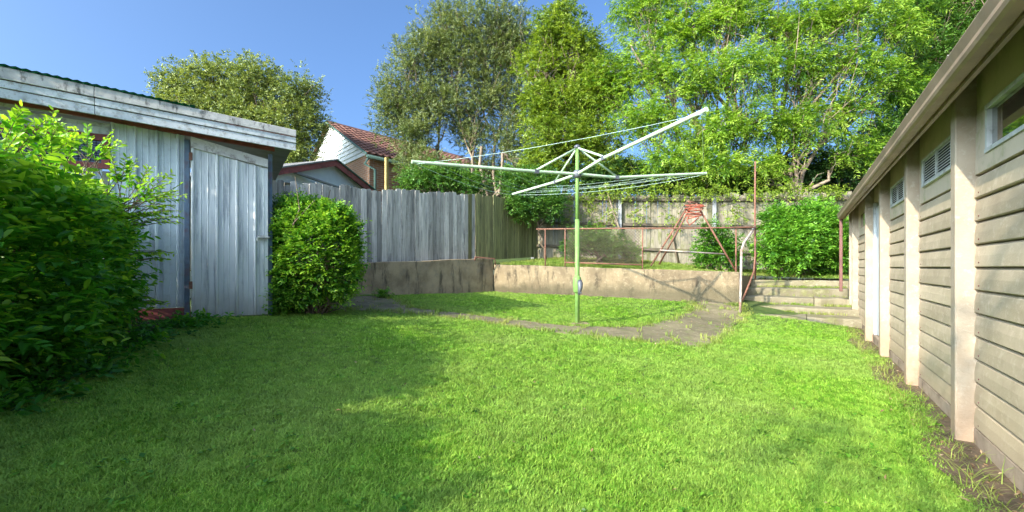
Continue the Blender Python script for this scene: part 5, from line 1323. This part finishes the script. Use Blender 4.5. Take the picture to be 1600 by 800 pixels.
# lost tufts in the joints of steps and path
js = []
for k in range(5):
    for _ in range(110):
        Pq = np.array([wall_x(sy[k + 1] if k < 4 else 10.75), sy[k + 1] if k < 4 else 10.75]) - cvec * r.uniform(0.05, 1.8) - GD * 0.02 + r.normal(size=2) * 0.015
        js.append([Pq[0], Pq[1], sz[k] - 0.002])
for k in range(NS):
    for _ in range(60):
        j = k * 6 + r.integers(0, 6); q = (Oc[j] if r.random() < 0.6 else Ic[j]) + r.normal(size=2) * 0.07; js.append([q[0], q[1], float(lawn_z(*q))])
    for _ in range(8):
        t = r.uniform(0, 1); q = Oc[k * 6] * (1 - t) + Ic[k * 6] * t; js.append([q[0], q[1], float(lawn_z(*q)) + 0.015])
P2 = np.concatenate([P2, np.array(js)])
grass_object('terrace_grass', 'rough longer grass on the terrace and in the step joints', P2, r.uniform(0.7, 1.5, len(P2)), M_grass2, [tuft(s, 8, 0.055, 0.007, 0.04, 0.8) for s in (11, 12, 13)], np.array([3, 11, 1.0]))
# long unmown blades along the dirt strip
n = 380; r = R_(95); y = r.uniform(1.2, 8, n); dd = np.abs(r.normal(0.20, 0.07, n)); x = wall_x(y) - dd / 0.848
P3 = np.stack([x, y, lawn_z(x, y)], axis=1)
grass_object('edge_grass', 'long straggling grass along the dirt strip by the garage', P3, r.uniform(0.5, 1.3, n), M_grass2, [tuft(s, 5, 0.09, 0.004, 0.03, 1.6) for s in (21, 22, 23)], np.array([3, 3, 0.0]))
# fallen leaves and twigs
def litter(name, label, n, seed, fx, m, size):
    r = R_(seed); P = np.array([fx(r) for _ in range(n)])
    v, f, t = shoots(P, unit(r.normal(size=(n, 3)) * [1, 1, 0.05]), np.full(n, 0.01), 1, size, size * 0.45, 0, 0.3, r, 0.2, 0.8, False, 0.5, 1.6)
    o = leaf_obj(name, [(v, f, t)], m, base=P.mean(axis=0)); tag(o, label, 'leaves', kind='stuff')
L_dry = leafmat('dry_leaf', (0.16, 0.09, 0.04), (0.32, 0.20, 0.10), (0.55, 0.42, 0.28), 0.2, 0.7, tcol=(1, 1, 1))
def f1(r):
    y = r.uniform(1.5, 8); x = wall_x(y) - r.uniform(0.03, 0.34); return [x, y, float(lawn_z(x, y)) + 0.018]
litter('dry_leaves', 'dry brown leaves scattered along the garage footing', 420, 101, f1, L_dry, 0.035)
def f2(r):
    while True:
        x = r.uniform(-3, 4.5); y = r.uniform(2, 10.5)
        if in_poly(np.array(x), np.array(y), path_poly) or r.random() < 0.10: return [x, y, float(lawn_z(x, y)) + 0.034]
litter('path_leaves', 'fallen leaf scraps on the concrete path and lawn', 330, 102, f2, L_dry, 0.035)
rw = R_(111); WP = grass_points(2600, 112); WP = WP[rw.random(len(WP)) < 0.15]; WP = np.repeat(WP, 4, axis=0) + rw.normal(scale=[0.035, 0.035, 0.002], size=(len(WP) * 4, 3)) + [0, 0, 0.022]
wd = rw.normal(size=WP.shape) * [1, 1, 0.12]
o = leaf_obj('lawn_weeds', [shoots(WP, unit(wd), np.full(len(WP), 0.04), 3, 0.026, 0.022, 0.05, 0.9, rw, 0.2, 0.9, False, 0.35, 1.4)], L_rightb, base=np.array([0, 4, 0.1])); tag(o, 'small flat broad-leaved weeds dotted through the lawn', 'weeds', kind='stuff')
print('objects', len(bpy.data.objects), 'tris', sum(len(m.loops) - 2 * len(m.polygons) for m in bpy.data.meshes))
